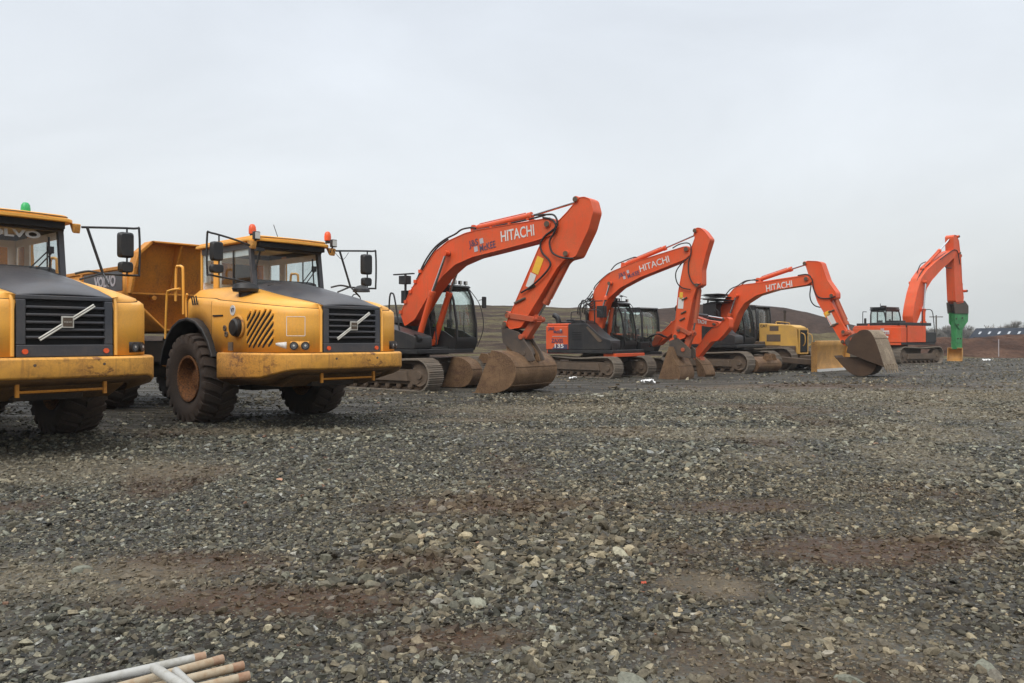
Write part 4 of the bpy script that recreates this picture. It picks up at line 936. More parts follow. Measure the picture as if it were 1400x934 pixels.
    m = MB(); m.box((.30, -.62, 2.3), (.6, -.36, 2.75)); m.cyl((.2, -.6, 1.9), (.2, -.6, 2.95), .03, n=8); m.box((-.05, -.62, 2.92), (.55, -.56, 2.96)); m.box((-.1, -.66, 2.96), (.02, -.54, 3.06)); gm = m.build('camera_mast', 'black', T, bevel=.01)
    beacon(T, .58, -.42, 2.93, 'amber')
    m = MB(); m.box((1.02, -1.1, .96), (1.3, -.75, 1.35)); m.build('step_box', 'black', T, bevel=.02)
    # boom pocket framing in the side panel
    return T
# ---- third excavator (big toothed bucket)
def excavator_three():
    p = Pose(9.35, 35.65, 45); T = p.root('excavator')
    tag(T, 'orange excavator in front of the yellow bulldozer, arm stretched to a mud caked bucket', 'excavator', XG)
    for s in (-1, 1): make_track(T, s*1.2, 4.3, .92, .62, 0.)
    m = MB(); m.box((-1.0, -.95, .42), (1.0, .95, .78)); m.build('carbody', 'mudsteel', T, bevel=.04)
    sp, cw, x1 = upper_house(T, 2.15, 1.5, 2.6, 1.10, 2.26, 1.95, .14)
    Z = Zm(p, 880, 340, .2571); Y = Zm(p, 900, 390, .15)
    boom = [(383, 480), (400, 502), (440, 470), (470, 420), (500, 340), (535, 287), (600, 245), (700, 215), (870, 188), (895, 172), (896, 152), (880, 138), (650, 175), (520, 190), (480, 210), (430, 270), (405, 330), (400, 400), (385, 440)]
    stick = [(857, 72), (870, 63), (925, 65), (943, 72), (975, 165), (1022, 232), (1022, 262), (985, 268), (1040, 370), (1098, 470), (1090, 505), (1065, 512), (1045, 480), (925, 280), (895, 190), (870, 110)]
    B, S = boom_set(T, Z, boom, .50, [(880, 160)], stick, .42, [(870, 78), (1012, 248), (1075, 440), (1072, 492)],
        ((612, 165), (786, 106), (866, 80), .085), ((412, 500), (460, 345), (492, 248), .085), ((1012, 248), (1080, 400), (1092, 440), .085))
    links(T, Z.one((1075, 450), 0), Z.one((1096, 445), 0), Z.one((1120, 480), 0), .38)
    W = Zm(p, 1090, 420, .1178)
    # big bucket, back plate uppermost
    prof = [(1015, 690), (985, 600), (960, 520), (925, 420), (880, 320), (825, 262), (745, 262), (690, 300), (640, 350), (600, 430), (575, 520)]
    bk = bucket_mesh('bucket', T, W(prof, -.65), 1.3, 0., mat='drybucket', th=.035, teeth=5)
    g = W(prof, -.65); m = MB(); m.prism([tuple(q)[::2] for q in smoothpath([(a_, 0, b_) for a_, b_ in g], 3)], -.70, -.68); m.build('side_plate', 'darkbucket', bk)
    hitch_plates(T, W([(540, 400), (600, 330), (690, 290), (700, 420), (600, 470)], -.2), .42, pinsz=())
    y = -.25-.008
    a = Z.one((652, 212), -.25); b = Z.one((790, 186), -.25); d = Vector((b[0]-a[0], 0, b[1]-a[1]))
    lettering(B, 'HITACHI', 'ivory', .40, ((a[0]+b[0])/2, y, (a[1]+b[1])/2), d, (-d.z, 0, d.x), .006, width=d.length)
    y = -.21-.008
    decal_quad(S, Z.one((975, 345), -.21), .24, .2, .5, 'yellowdecal', y); decal_quad(S, Z.one((996, 372), -.21), .26, .46, .45, 'ivory', y)
    for c in ((1000, 330), (1020, 400), (1005, 410)):
        q = Z.one(c, -.21); m = MB(); m.cyl((q[0]-.12, y-.02, q[1]-.03), (q[0]+.12, y-.02, q[1]+.05), .03, n=8); m.build('grease_block', 'mudsteel', S)
    H = [[v3(q, t) for q in Z(path, t)] for path, t in (([(425, 260), (460, 215), (500, 195), (540, 170), (580, 165), (610, 168)], -.12), ([(520, 192), (545, 172), (600, 160)], .1), ([(820, 140), (870, 135), (895, 160), (905, 215), (930, 255), (985, 262), (1020, 250)], -.26), ([(890, 195), (884, 240), (890, 275), (910, 300), (940, 310)], -.3))]
    hoses(T, H, .024)
    vtube(B, 'pipe', [[v3(q, t) for q in Z([(600, 180), (720, 160), (870, 138)], t)] for t in (-.2, .1)], .022, 'orange')
    c = make_cab(T, -.85, 1.0, .36, 1.30, 1.14, 3.12, lamps=0, lean=.34, mirror=False)
    m = MB(); m.cyl((-.35, -.5, 2.1), (-.35, -.5, 3.2), .04, n=8); m.cyl((.1, -.5, 2.1), (.1, -.5, 3.2), .04, n=8)
    rr = random.Random(5)
    for k in range(9): z = 3.05+.05*k; x = rr.uniform(-.6, -.1); m.box((x, -.9+rr.uniform(-.1, .2), z), (x+rr.uniform(.5, 1.), .1+rr.uniform(-.3, .3), z+.02))
    m.box((-.45, -.75, 2.3), (.2, -.35, 3.05)); m.build('camera_mast', 'black', T)
    rail(T, [(-.9, -1.15, 2.2), (-.95, -1.15, 3.05), (-.75, -1.15, 3.15), (-.3, -1.15, 3.1)], .02); rail(T, [(.75, -1.2, 1.7), (.6, -1.2, 2.6), (.4, -1.2, 2.7), (.3, -1.2, 2.1)], .02)
    m = MB(); m.tube(smoothpath([(-1.5, -1.0, 2.1), (-1.45, -1.0, 2.7), (-1.3, -1.0, 2.75)], 4), .02); m.lathe([(0, -.03), (.17, -.02), (.15, .03), (0, .05)], (-1.55, -1.05, 2.85), n=12); m.build('mirror', 'black', T)
    m = MB(); m.box((.9, -.5, 1.0), (1.4, .42, 1.2)); m.build('deck_front', 'black', T, bevel=.02)
    return T
# ---- midi excavator behind the second one
def excavator_midi():
    p = Pose(5.0, 34.1, 50); T = p.root('excavator')
    tag(T, 'small orange excavator with folded arm, half hidden behind the short tailed excavator', 'excavator', XG)
    for s in (-1, 1): make_track(T, s*.85, 2.9, .66, .45, 0.)
    m = MB(); m.cyl((0, 0, .5), (0, 0, .82), .45, n=20); m.box((-.9, -1.0, .82), (1.0, 1.0, .95)); m.build('deck', 'black', T, bevel=.02)
    m = MB(); m.zprism([(-1.05, -.5), (-1.0, -.9), (-.3, -1.05), (-.3, 1.05), (-1.0, .9), (-1.05, .5)], .95, 1.7); m.build('counterweight', 'orange', T, bevel=.05)
    m = MB(); m.box((-.3, -1.05, .95), (.7, -.3, 1.5)); m.build('side_panel', 'charcoal', T, bevel=.03)
    Y = Zm(p, 900, 390, .15)
    boom = [(-30, 520), (-10, 545), (40, 500), (120, 440), (200, 380), (300, 345), (470, 375), (540, 372), (560, 350), (545, 330), (430, 315), (310, 275), (250, 262), (190, 285), (130, 330), (60, 400), (-20, 460)]
    stick = [(598, 292), (625, 290), (645, 300), (645, 380), (600, 440), (540, 500), (480, 508), (365, 648), (325, 655), (310, 635), (330, 600), (440, 440), (490, 390), (545, 365), (575, 340)]
    B = boxbeam('boom', T, Y(boom, -.15), .30, bosses=Y([(532, 350)], 0), br=.06)
    S = boxbeam('stick', T, Y(stick, -.13), .26, bosses=Y([(540, 352), (618, 305), (345, 625)], 0), br=.06)
    a, b, c = Y([(260, 248), (450, 276), (612, 302)], 0); ram(T, a, b, c, 0., .055, 'charcoal')
    a, b, c = Y([(500, 425), (430, 505), (395, 600)], 0); ram(T, a, b, c, .0, .045)
    prof = Y([(365, 850), (410, 840), (432, 808), (415, 750), (385, 700), (350, 665), (335, 650)], -.3)
    bucket_mesh('bucket', T, prof, .6, 0., mat='bucket', th=.02)
    q = Y([(320, 640), (390, 640), (415, 690), (370, 700)], 0); m = MB(); m.prism(q, -.13, .13); pins(m, Y([(385, 660)], 0), -.2, .2, .04); m.build('quick_hitch', 'orange_dusty', T, bevel=.01)
    m = MB(); q = Y([(-60, 560), (-20, 500), (10, 420), (60, 420), (60, 480), (20, 540)], 0); m.prism(q, -.2, .2); m.build('swing_post', 'orange_dusty', T, bevel=.02)
    a = Y.one((335, 322), -.15); b = Y.one((440, 336), -.15); d = Vector((b[0]-a[0], 0, b[1]-a[1]))
    lettering(B, 'HITACHI', 'ivory', .2, ((a[0]+b[0])/2, -.16, (a[1]+b[1])/2), d, (-d.z, 0, d.x), .008, width=d.length)
    HH = []; rr = random.Random(9)
    for k in range(6):
        HH.append([v3(q_, -.3-.02*k) for q_ in Y([(-60+8*k, 560), (-50+rr.uniform(-15, 15), 480+rr.uniform(-20, 20)), (0+k*6, 440), (70+k*8, 470)], -.2)])
    hoses(T, HH, .02)
    make_cab(T, -.75, .98, -.22, .92, .95, 2.78, lamps=0, lean=.16, mirror=False)
    m = MB(); m.box((.98, -.5, .95), (1.15, .3, 1.35)); m.build('step_box', 'black', T, bevel=.02)
    return T
# ---- excavator with breaker, facing away
def excavator_breaker():
    p = Pose(22.9, 47.4, -35); T = p.root('excavator')
    tag(T, 'farthest orange excavator, facing away, with a green hydraulic breaker on its arm', 'excavator', XG)
    for s in (-1, 1): make_track(T, s*1.3, 4.3, 1.0, .62, R(-4))
    m = MB(); m.box((-1.0, -.95, .45), (1.0, .95, .85)); m.build('carbody', 'mudsteel', T, bevel=.04)
    sp, cw, x1 = upper_house(T, 2.45, 1.6, 3.0, 1.12, 2.22, .9, .1)
    m = MB(); m.box((-2.2, -1.4, 2.225), (1.3, .4, 2.40)); m.box((-1.9, .4, 2.225), (-.4, 1.4, 2.38)); m.box((-1.6, -1.0, 2.40), (-.8, -.2, 2.52)); m.cyl((-1.8, .9, 2.38), (-1.8, .9, 2.68), .07, n=10); m.build('engine_cover', 'black', T, bevel=.03)
    m = MB(); m.box((-1.54, -1.52, 1.27), (.45, -1.492, 2.215)); m.build('side_panel', 'orange', T, bevel=.02)
    Z = Zm(p, 1130, 300, .2356)
    boom = [(500, 560), (503, 597), (523, 600), (545, 540), (562, 480), (580, 400), (610, 352), (665, 290), (745, 215), (755, 190), (745, 176), (715, 186), (640, 240), (585, 290), (550, 340), (525, 420), (508, 500)]
    stick = [(735, 98), (742, 88), (755, 92), (768, 125), (778, 215), (780, 300), (795, 450), (793, 480), (758, 488), (748, 470), (742, 330), (738, 200)]
    B, S = boom_set(T, Z, boom, .62, [(742, 196)], stick, .5, [(742, 100), (788, 415)],
        ((560, 285), (655, 180), (725, 100), .10), ((562, 600), (563, 520), (575, 362), .11), ((772, 210), (780, 380), (786, 415), .09))
    hitch_plates(T, Z([(738, 480), (800, 470), (822, 500), (822, 545), (745, 545)], -.22), .44)
    # breaker
    q = Z([(752, 545), (800, 545), (800, 620), (790, 640), (788, 752), (752, 752), (750, 640), (748, 620)], -.15); m = MB(); m.prism(q, -.15, .15)
    for t in (-.20, .16): m.prism(Z([(745, 540), (824, 540), (822, 590), (800, 622), (770, 636), (746, 600)], -.2), t, t+.04)
    m.box((q[0][0]-.02, -.19, 1.2), (q[0][0]+.3, .19, 1.26)); 
    x, z = Z.one((772, 752), 0); m.cyl((x, 0, z), (x, 0, .05), .08, n=12)
    br = m.build('hydraulic_breaker', 'green', T, bevel=.02)
    m = MB(); 
    for c in ((755, 575), (790, 570), (765, 610), (780, 690), (765, 690)): a = Z.one(c, -.3); m.cyl((a[0], -.31, a[1]), (a[0], -.26, a[1]), .05, n=8)
    m.build('bolt', 'chassis', br)
    H = [[v3(q_, t) for q_ in Z(path, t)] for path, t in (([(520, 420), (528, 350), (560, 290), (600, 250)], -.1), ([(505, 480), (510, 400), (535, 320), (580, 262)], .2), ([(660, 230), (700, 200), (740, 175), (760, 185), (768, 220), (775, 260)], -.34), ([(525, 310), (545, 262), (575, 245)], .1), ([(700, 265), (690, 272), (700, 280), (725, 280)], -.3))]
    hoses(T, H, .03)
    for t in (-.12, .12, .28): hoses(T, [[v3(q_, t) for q_ in Z([(497, 560), (505, 480), (523, 400), (560, 318), (620, 245), (690, 192)], t)]], .028)
    c = make_cab(T, -.3, 1.55, .50, 1.50, 1.2, 3.25, lamps=0, mirror=False)
    m = MB(); m.box((-.3, .5, 3.29), (1.2, 1.5, 3.38)); m.box((.2, .9, 3.38), (.5, 1.1, 3.48)); m.tube([(0, 1, 3.36), (0, 1, 3.6)], .02); m.build('roof_guard', 'black', c, bevel=.02)
    rail(T, [(-1.4, 1.3, 2.3), (-1.4, 1.3, 3.0), (-1.3, 1.3, 3.08), (-1.0, 1.3, 3.08)], .022)
    rail(T, [(.3, -1.4, 2.2), (.3, -1.4, 3.1), (.5, -1.4, 3.15), (1.3, -1.4, 3.15), (1.55, -1.4, 2.6), (1.7, -1.4, 1.5)], .025)
    m = MB(); m.box((.5, -1.5, 1.25), (1.7, -.75, 1.85)); m.build('tool_box', 'black', T, bevel=.03)
    q = Z.one((470, 648), 0)
    for t in (.0,):
        m = MB(); m.box((-2.475, -.95, 1.86), (-2.462, -.55, 1.94)); m.box((-2.475, -.9, 1.52), (-2.462, -.45, 1.62)); m.build('decal_line', 'ivory', cw)
        lettering(cw, 'J&S', 'greydecal', .16, (-2.48, -.55, 2.0), (0, -1, 0), (0, 0, 1), .008); lettering(cw, 'McKEE', 'greydecal', .16, (-2.48, -.75, 1.78), (0, -1, 0), (0, 0, 1), .008); lettering(cw, '350', 'ivory', .2, (-2.48, -.7, 1.55), (0, -1, 0), (0, 0, 1), .01)
        m = MB(); m.box((-2.46, .55, 1.75), (-2.45, .85, 1.9)); m.build('warning_label', 'yellowdecal', cw)
    return T

# ------------------------------------------------------------------ bulldozer
def bulldozer():
    p = Pose(12.4, 38.4, 45); T = p.root('bulldozer'); tag(T, 'yellow bulldozer with black cab and wide yellow blade, parked behind the third excavator', 'bulldozer')
    for s in (-1, 1): make_track(T, s*1.0, 3.6, 1.05, .56, 0.)
    m = MB(); m.box((-1.4, -.7, .4), (1.6, .7, 1.15)); m.build('chassis', 'mudsteel', T, bevel=.04)
    m = MB(); m.prism([(-.25, 1.15), (-.25, 2.22), (1.35, 2.12), (1.62, 2.02), (1.72, .75), (1.2, .78), (.8, 1.15)], -.52, .52)
    hood = m.build('bonnet', 'dozer_yellow', T, bevel=.04)
    m = MB(); m.box((.3, -.53, 1.85), (.75, -.522, 2.08)); m.box((.15, -.53, 1.35), (.85, -.522, 1.68)); m.build('vent_grille', 'mudsteel', hood)
    m = MB(); m.box((1.68, -.40, .85), (1.735, .40, 1.88)); rg = m.build('radiator_grille', 'gap', hood)
    m = MB()
    for t in (-.43, .43): m.box((1.70, t-.04, .8), (1.75, t+.04, 1.92))
    m.box((1.70, -.46, .76), (1.752, .46, .82)); m.box((1.66, -.47, 1.88), (1.72, .47, 1.98)); m.build('grille_frame', 'dozer_yellow', hood, bevel=.01)
    for k, s in enumerate((-1, 1)): rail(hood, [(1.75, s*.3, 1.75), (1.95, s*.36, 1.65), (1.97, s*.36, 1.3), (1.85, s*.3, 1.15)], .022, 'dozer_yellow')
    lettering(hood, 'CAT', 'black', .18, (.0, -.527, 2.08), (1, 0, 0), (0, 0, 1), .006)
    m = MB(); m.cyl((.9, -.2, 2.1), (.9, -.2, 2.75), .05, n=10); m.cyl((.9, -.2, 2.7), (.9, -.2, 2.82), .07, n=10); m.cyl((.4, .2, 2.15), (.4, .2, 2.3), .09, n=10); m.build('exhaust', 'chassis', T)
    rail(hood, [(.6, -.4, 2.15), (.6, -.4, 2.28), (1.2, -.4, 2.22), (1.2, -.4, 2.1)], .02, 'dozer_yellow')
    m = MB(); m.prism([(-1.7, 1.1), (-1.7, 1.75), (-1.3, 1.75), (-.9, 1.35), (.1, 1.35), (.1, 1.15)], -1.25, -.55); m.prism([(-1.7, 1.1), (-1.7, 1.75), (-1.3, 1.75), (-.9, 1.35), (.1, 1.35), (.1, 1.15)], .55, 1.25); m.build('fender', 'mudsteel', T, bevel=.03)
    make_cab(T, -1.45, -.22, -.72, .72, 1.35, 3.05, lean=.10, mirror=False)
    # blade: curved mouldboard in front
    prof = [(3.12, .02), (3.0, .15), (2.92, .42), (2.92, .78), (3.0, 1.16), (3.10, 1.38)]
    m = MB(); m.grid([[(x, -1.75+3.5*k/6, z) for x, z in prof] for k in range(7)])
    bl = m.build('blade', 'blade_yellow', T, solid=.06)
    m = MB(); m.box((2.90, -1.78, .02), (3.16, -1.74, 1.33)); m.build('blade_end', 'blade_yellow', bl); m = MB(); m.box((2.90, 1.74, .02), (3.16, 1.78, 1.33)); m.build('blade_end', 'blade_yellow', bl)
    m = MB(); m.box((3.135, -1.75, -.0), (3.165, 1.75, .14)); m.build('cutting_edge', 'ivory', bl)
    m = MB()
    for s in (-1, 1): m.prism([(0., .45), (2.9, .3), (2.9, .55), (0., .75)], s*1.42-.1, s*1.42+.1)
    m.box((1.75, -.5, .4), (2.9, .5, .7)); m.build('push_arm', 'mudsteel', T, bevel=.03)
    return T

# ------------------------------------------------------------------ loose buckets
def loose_bucket(name_label, x, y, rot, w, prof, mat, teeth=0, ears=True, tiltx=0.):
    T = bpy.data.objects.new('spare_bucket', None); COL.objects.link(T); T.location = (x, y, 0); T.rotation_euler = (tiltx, 0, R(rot))
    tag(T, name_label, 'bucket', 'spare buckets on the ground')
    b = bucket_mesh('shell', T, prof, w, 0, mat=mat, teeth=teeth)
    if ears:
        top = prof[-3]; m = MB()
        for s in (-.17, .17): m.prism(roundpoly([(top[0]-.35, top[1]-.02), (top[0]-.25, top[1]+.25), (top[0]+.02, top[1]+.28), (top[0]+.2, top[1]-.05)], .05), s-.02, s+.02)
        m.cyl((top[0]-.1, -.2, top[1]+.16), (top[0]-.1, .2, top[1]+.16), .04); m.build('hanger', mat, T, bevel=.01)
    return T

# ------------------------------------------------------------------ ground, stones, banks
def hsh(ix, iy, seed):
    h = (ix.astype(np.int64)*374761393 + iy.astype(np.int64)*668265263 + seed*974711) & 0xffffffff
    h = ((h ^ (h >> 13))*1274126177) & 0xffffffff; h = h ^ (h >> 16)
    return (h & 0xffff)/65535.0
def vnoise(x, y, seed=0):
    ix = np.floor(x); iy = np.floor(y); fx = x-ix; fy = y-iy; fx = fx*fx*(3-2*fx); fy = fy*fy*(3-2*fy)
    a = hsh(ix, iy, seed); b = hsh(ix+1, iy, seed); c = hsh(ix, iy+1, seed); d = hsh(ix+1, iy+1, seed)
    return (a*(1-fx)+b*fx)*(1-fy) + (c*(1-fx)+d*fx)*fy
def fbm(x, y, sc, oct=4, seed=0):
    s = 0; a = .5; t = 0
    for o in range(oct): s = s + a*vnoise(x*sc, y*sc, seed+o*17); t += a; a *= .5; sc *= 2.03
    return s/t
def sst(a, b, x): t = np.clip((x-a)/(b-a), 0, 1); return t*t*(3-2*t)
def gh(x, y):
    x = np.asarray(x, float); y = np.asarray(y, float)
    d = np.hypot(x, y)
    h = (fbm(x, y, .22, 3, 3)-.5)*.14*sst(60, 10, d)*sst(14, 8, y) + (fbm(x, y, 1.3, 3, 5)-.5)*.05*sst(40, 6, d)
    return h
PATCH = []
for u, v, ru, rv, c in ((1190, 748, 1.0, .45, 1), (970, 795, .35, .28, 2), (650, 692, 1.3, .5, 1), (255, 770, .8, .5, 1), (430, 823, .32, .14, 1), (560, 765, .55, .3, 1), (630, 872, .42, .2, 1), (80, 640, 2.4, .9, 3), (1235, 625, .8, 1.6, 4), (1265, 590, .9, 2.0, 4), (1290, 562, 1.1, 2.6, 4), (1080, 596, 3.2, .7, 4), (960, 590, 2.6, .6, 4), (1000, 528, 9., 1.8, 1), (1300, 540, 9., 3., 3), (330, 590, 2.5, .5, 3), (60, 790, 1.2, .5, 3), (760, 560, 3, 1.2, 3), (350, 820, .9, .28, 1), (1010, 690, .8, .3, 1)):
    D = CAMH*FPX/(v-HZ); PATCH.append(((u-700)/FPX*D, D, ru, rv, c))
def zones(x, y):
    """red soil, tan dust, compacted mud"""
    w = (fbm(x, y, 1.1, 3, 21)-.5)*1.5
    red = .8*sst(.62, .80, fbm(x, y, .55, 4, 31)); tan = sst(.58, .75, fbm(x, y, .3, 4, 41))*.7
    for px_, py_, a, b, c in PATCH:
        d = ((x-px_)/a)**2 + ((y-py_)/b)**2; m = sst(1.25, .35, np.sqrt(d)+w*.55)
        if c in (1, 2): red = np.maximum(red, m)
        if c in (2, 3, 4): tan = np.maximum(tan, m)
    for (ax, ay, bx, by, wd) in ((3.9, 8.2, 10.4, 19.5, .26), (5.6, 8.0, 12.2, 19.2, .26), (-2, 12.6, 12, 13.4, .30), (-2.2, 14.3, 13, 15.4, .32), (1.5, 17.5, 18, 17.0, .4), (2, 20.5, 20, 22, .45)):
        L2 = (bx-ax)**2+(by-ay)**2; tt = ((x-ax)*(bx-ax)+(y-ay)*(by-ay))/L2; ds = np.abs((x-ax)*(by-ay)-(y-ay)*(bx-ax))/math.sqrt(L2)
        tan = np.maximum(tan, .9*sst(wd*1.6, wd*.4, ds+w*.18)*sst(-.05, .1, tt)*sst(1.05, .85, tt)*(.45+.55*sst(.35, .6, fbm(x, y, .8, 3, 140))))
    # compacted track where the machines stand
    u = 700 + FPX*x/np.maximum(y, .1)
    lim = np.interp(u, [-400, 0, 250, 480, 800, 1100, 1400, 1800], [9.5, 11.2, 13.6, 15.3, 20.5, 27, 36, 40]) + w*.8
    mud = sst(-.5, .9, y-lim)*sst(80, 30, y) * np.where(y > 1, 1, 0)
    return red, tan, mud

def ground():
    nr = 300; rr = .25*np.exp(np.linspace(0, math.log(1500/.25), nr))
    th = np.concatenate([np.linspace(R(-58), R(58), 331), np.linspace(R(58), R(302), 80)[1:-1]])
    nt_ = len(th); X = np.outer(rr, np.sin(th)); Y = np.outer(rr, np.cos(th)); Z = gh(X, Y)
    vs = np.stack([X, Y, Z], -1).reshape(-1, 3)
    i = np.arange(nr-1)[:, None]*nt_; j = np.arange(nt_)[None, :]; jn = (j+1) % nt_
    f = np.stack([i+j, i+nt_+j, i+nt_+jn, i+jn], -1).reshape(-1, 4)
    vs = np.vstack([vs, [[0, 0, 0]]]); c = len(vs)-1
    tri = np.stack([np.full(nt_, c), np.arange(nt_), (np.arange(nt_)+1) % nt_], -1)
    me = bpy.data.meshes.new('ground'); me.from_pydata(vs.tolist(), [], f.tolist()+tri.tolist()); me.update(); me.shade_smooth()
    red, tan, mud = zones(vs[:, 0], vs[:, 1])
    at = me.color_attributes.new('zone', 'FLOAT_COLOR', 'POINT')
    at.data.foreach_set('color', np.stack([red, tan, mud, np.ones(len(vs))], -1).astype(np.float32).ravel())
    m = bpy.data.materials.new('gravel_soil'); nt, ns, lk = nodes_of(m)
    tc = N(nt, 'ShaderNodeTexCoord').outputs['Object']; at = N(nt, 'ShaderNodeAttribute', attribute_name='zone')
    sp = N(nt, 'ShaderNodeSeparateColor'); lk.new(at.outputs['Color'], sp.inputs[0])
    r_, t_, m_ = sp.outputs
    base = ramp(nt, noise(nt, tc, 5, 6, .65), [(.3, (.010, .008, .0055)), (.7, (.036, .029, .020))])
    redc = ramp(nt, noise(nt, tc, 18, 5, .7), [(.3, (.030, .015, .007)), (.7, (.074, .037, .016))])
    tanc = ramp(nt, noise(nt, tc, 3.1, 6, .7), [(.3, (.055, .043, .026)), (.7, (.17, .138, .09))])
    mudc = ramp(nt, noise(nt, tc, .8, 6, .6), [(.3, (.013, .0115, .0085)), (.55, (.028, .024, .017)), (.75, (.075, .064, .046))])
    mp = N(nt, 'ShaderNodeMapping'); mp.inputs['Rotation'].default_value = (0, 0, R(38)); mp.inputs['Scale'].default_value = (.5, 3.2, 1); lk.new(tc, mp.inputs['Vector'])
    ruts = noise(nt, mp.outputs[0], .9, 4, .55, .4)
    mudc = mix(nt, ramp(nt, ruts, [(.42, 0.), (.62, .8)]), mudc, (.060, .052, .038))
    col = mix(nt, r_, base, redc); col = mix(nt, mix(nt, .8, (0, 0, 0), t_), col, tanc)
    # small chippings
    def chips(scale, lo, hi):
        v = N(nt, 'ShaderNodeTexVoronoi', feature='F1'); v.inputs['Scale'].default_value = scale; v.inputs['Randomness'].default_value = 1
        wv = N(nt, 'ShaderNodeVectorMath', operation='ADD'); lk.new(tc, wv.inputs[0])
        nz = N(nt, 'ShaderNodeTexNoise'); nz.inputs['Scale'].default_value = scale*.6; lk.new(tc, nz.inputs['Vector'])
        sc = N(nt, 'ShaderNodeVectorMath', operation='SCALE'); lk.new(nz.outputs['Color'], sc.inputs[0]); sc.inputs['Scale'].default_value = .5/scale
        lk.new(sc.outputs[0], wv.inputs[1]); lk.new(wv.outputs[0], v.inputs['Vector'])
        bw = N(nt, 'ShaderNodeSeparateColor'); lk.new(v.outputs['Color'], bw.inputs[0])
        return v.outputs['Distance'], bw.outputs[0], bw.outputs[1]
    d1, c1, c1b = chips(46, 0, 0); d2, c2, c2b = chips(19, 0, 0); d3, c3, c3b = chips(7.5, 0, 0)
    stonec = ramp(nt, c1, [(0, (.018, .018, .015)), (.5, (.048, .047, .038)), (.85, (.085, .083, .067)), (1, (.15, .145, .12))])
    stonec2 = ramp(nt, c2, [(0, (.022, .022, .019)), (.6, (.058, .057, .046)), (1, (.14, .135, .115))])
    stonec3 = ramp(nt, c3, [(0, (.022, .022, .019)), (.6, (.058, .057, .046)), (1, (.12, .115, .095))])
    k1 = mix(nt, 1., ramp(nt, d1, [(.35, 1.), (.6, 0.)]), ramp(nt, c1b, [(.35, 0.), (.4, 1.)]), 'MULTIPLY')
    k2 = mix(nt, 1., ramp(nt, d2, [(.3, 1.), (.5, 0.)]), ramp(nt, c2b, [(.5, 0.), (.55, 1.)]), 'MULTIPLY')
    k3 = mix(nt, 1., ramp(nt, d3, [(.3, 1.), (.42, 0.)]), ramp(nt, c3b, [(.62, 0.), (.66, 1.)]), 'MULTIPLY')
    inv = ramp(nt, m_, [(0., 1.), (1., .16)]); invr = ramp(nt, r_, [(0., 1.), (1., .35)])
    gate = mix(nt, 1., inv, invr, 'MULTIPLY')
    col = mix(nt, m_, col, mudc)
    col = mix(nt, mix(nt, 1., k1, gate, 'MULTIPLY'), col, stonec); col = mix(nt, mix(nt, 1., k2, gate, 'MULTIPLY'), col, stonec2); col = mix(nt, mix(nt, 1., k3, gate, 'MULTIPLY'), col, stonec3)
    hsum = mix(nt, .5, mix(nt, .5, ramp(nt, d1, [(0., 1.), (.6, 0.)]), ramp(nt, d2, [(0., 1.), (.55, 0.)])), noise(nt, tc, 30, 6, .7))
    finish(nt, col, ramp(nt, ruts, [(.4, .92), (.6, .55)]), bump(nt, hsum, .9, .022, bump(nt, ruts, .8, .12)), spec=.3)
    me.materials.append(m); o = bpy.data.objects.new('ground', me); COL.objects.link(o); tag(o, kind='structure')
    return o

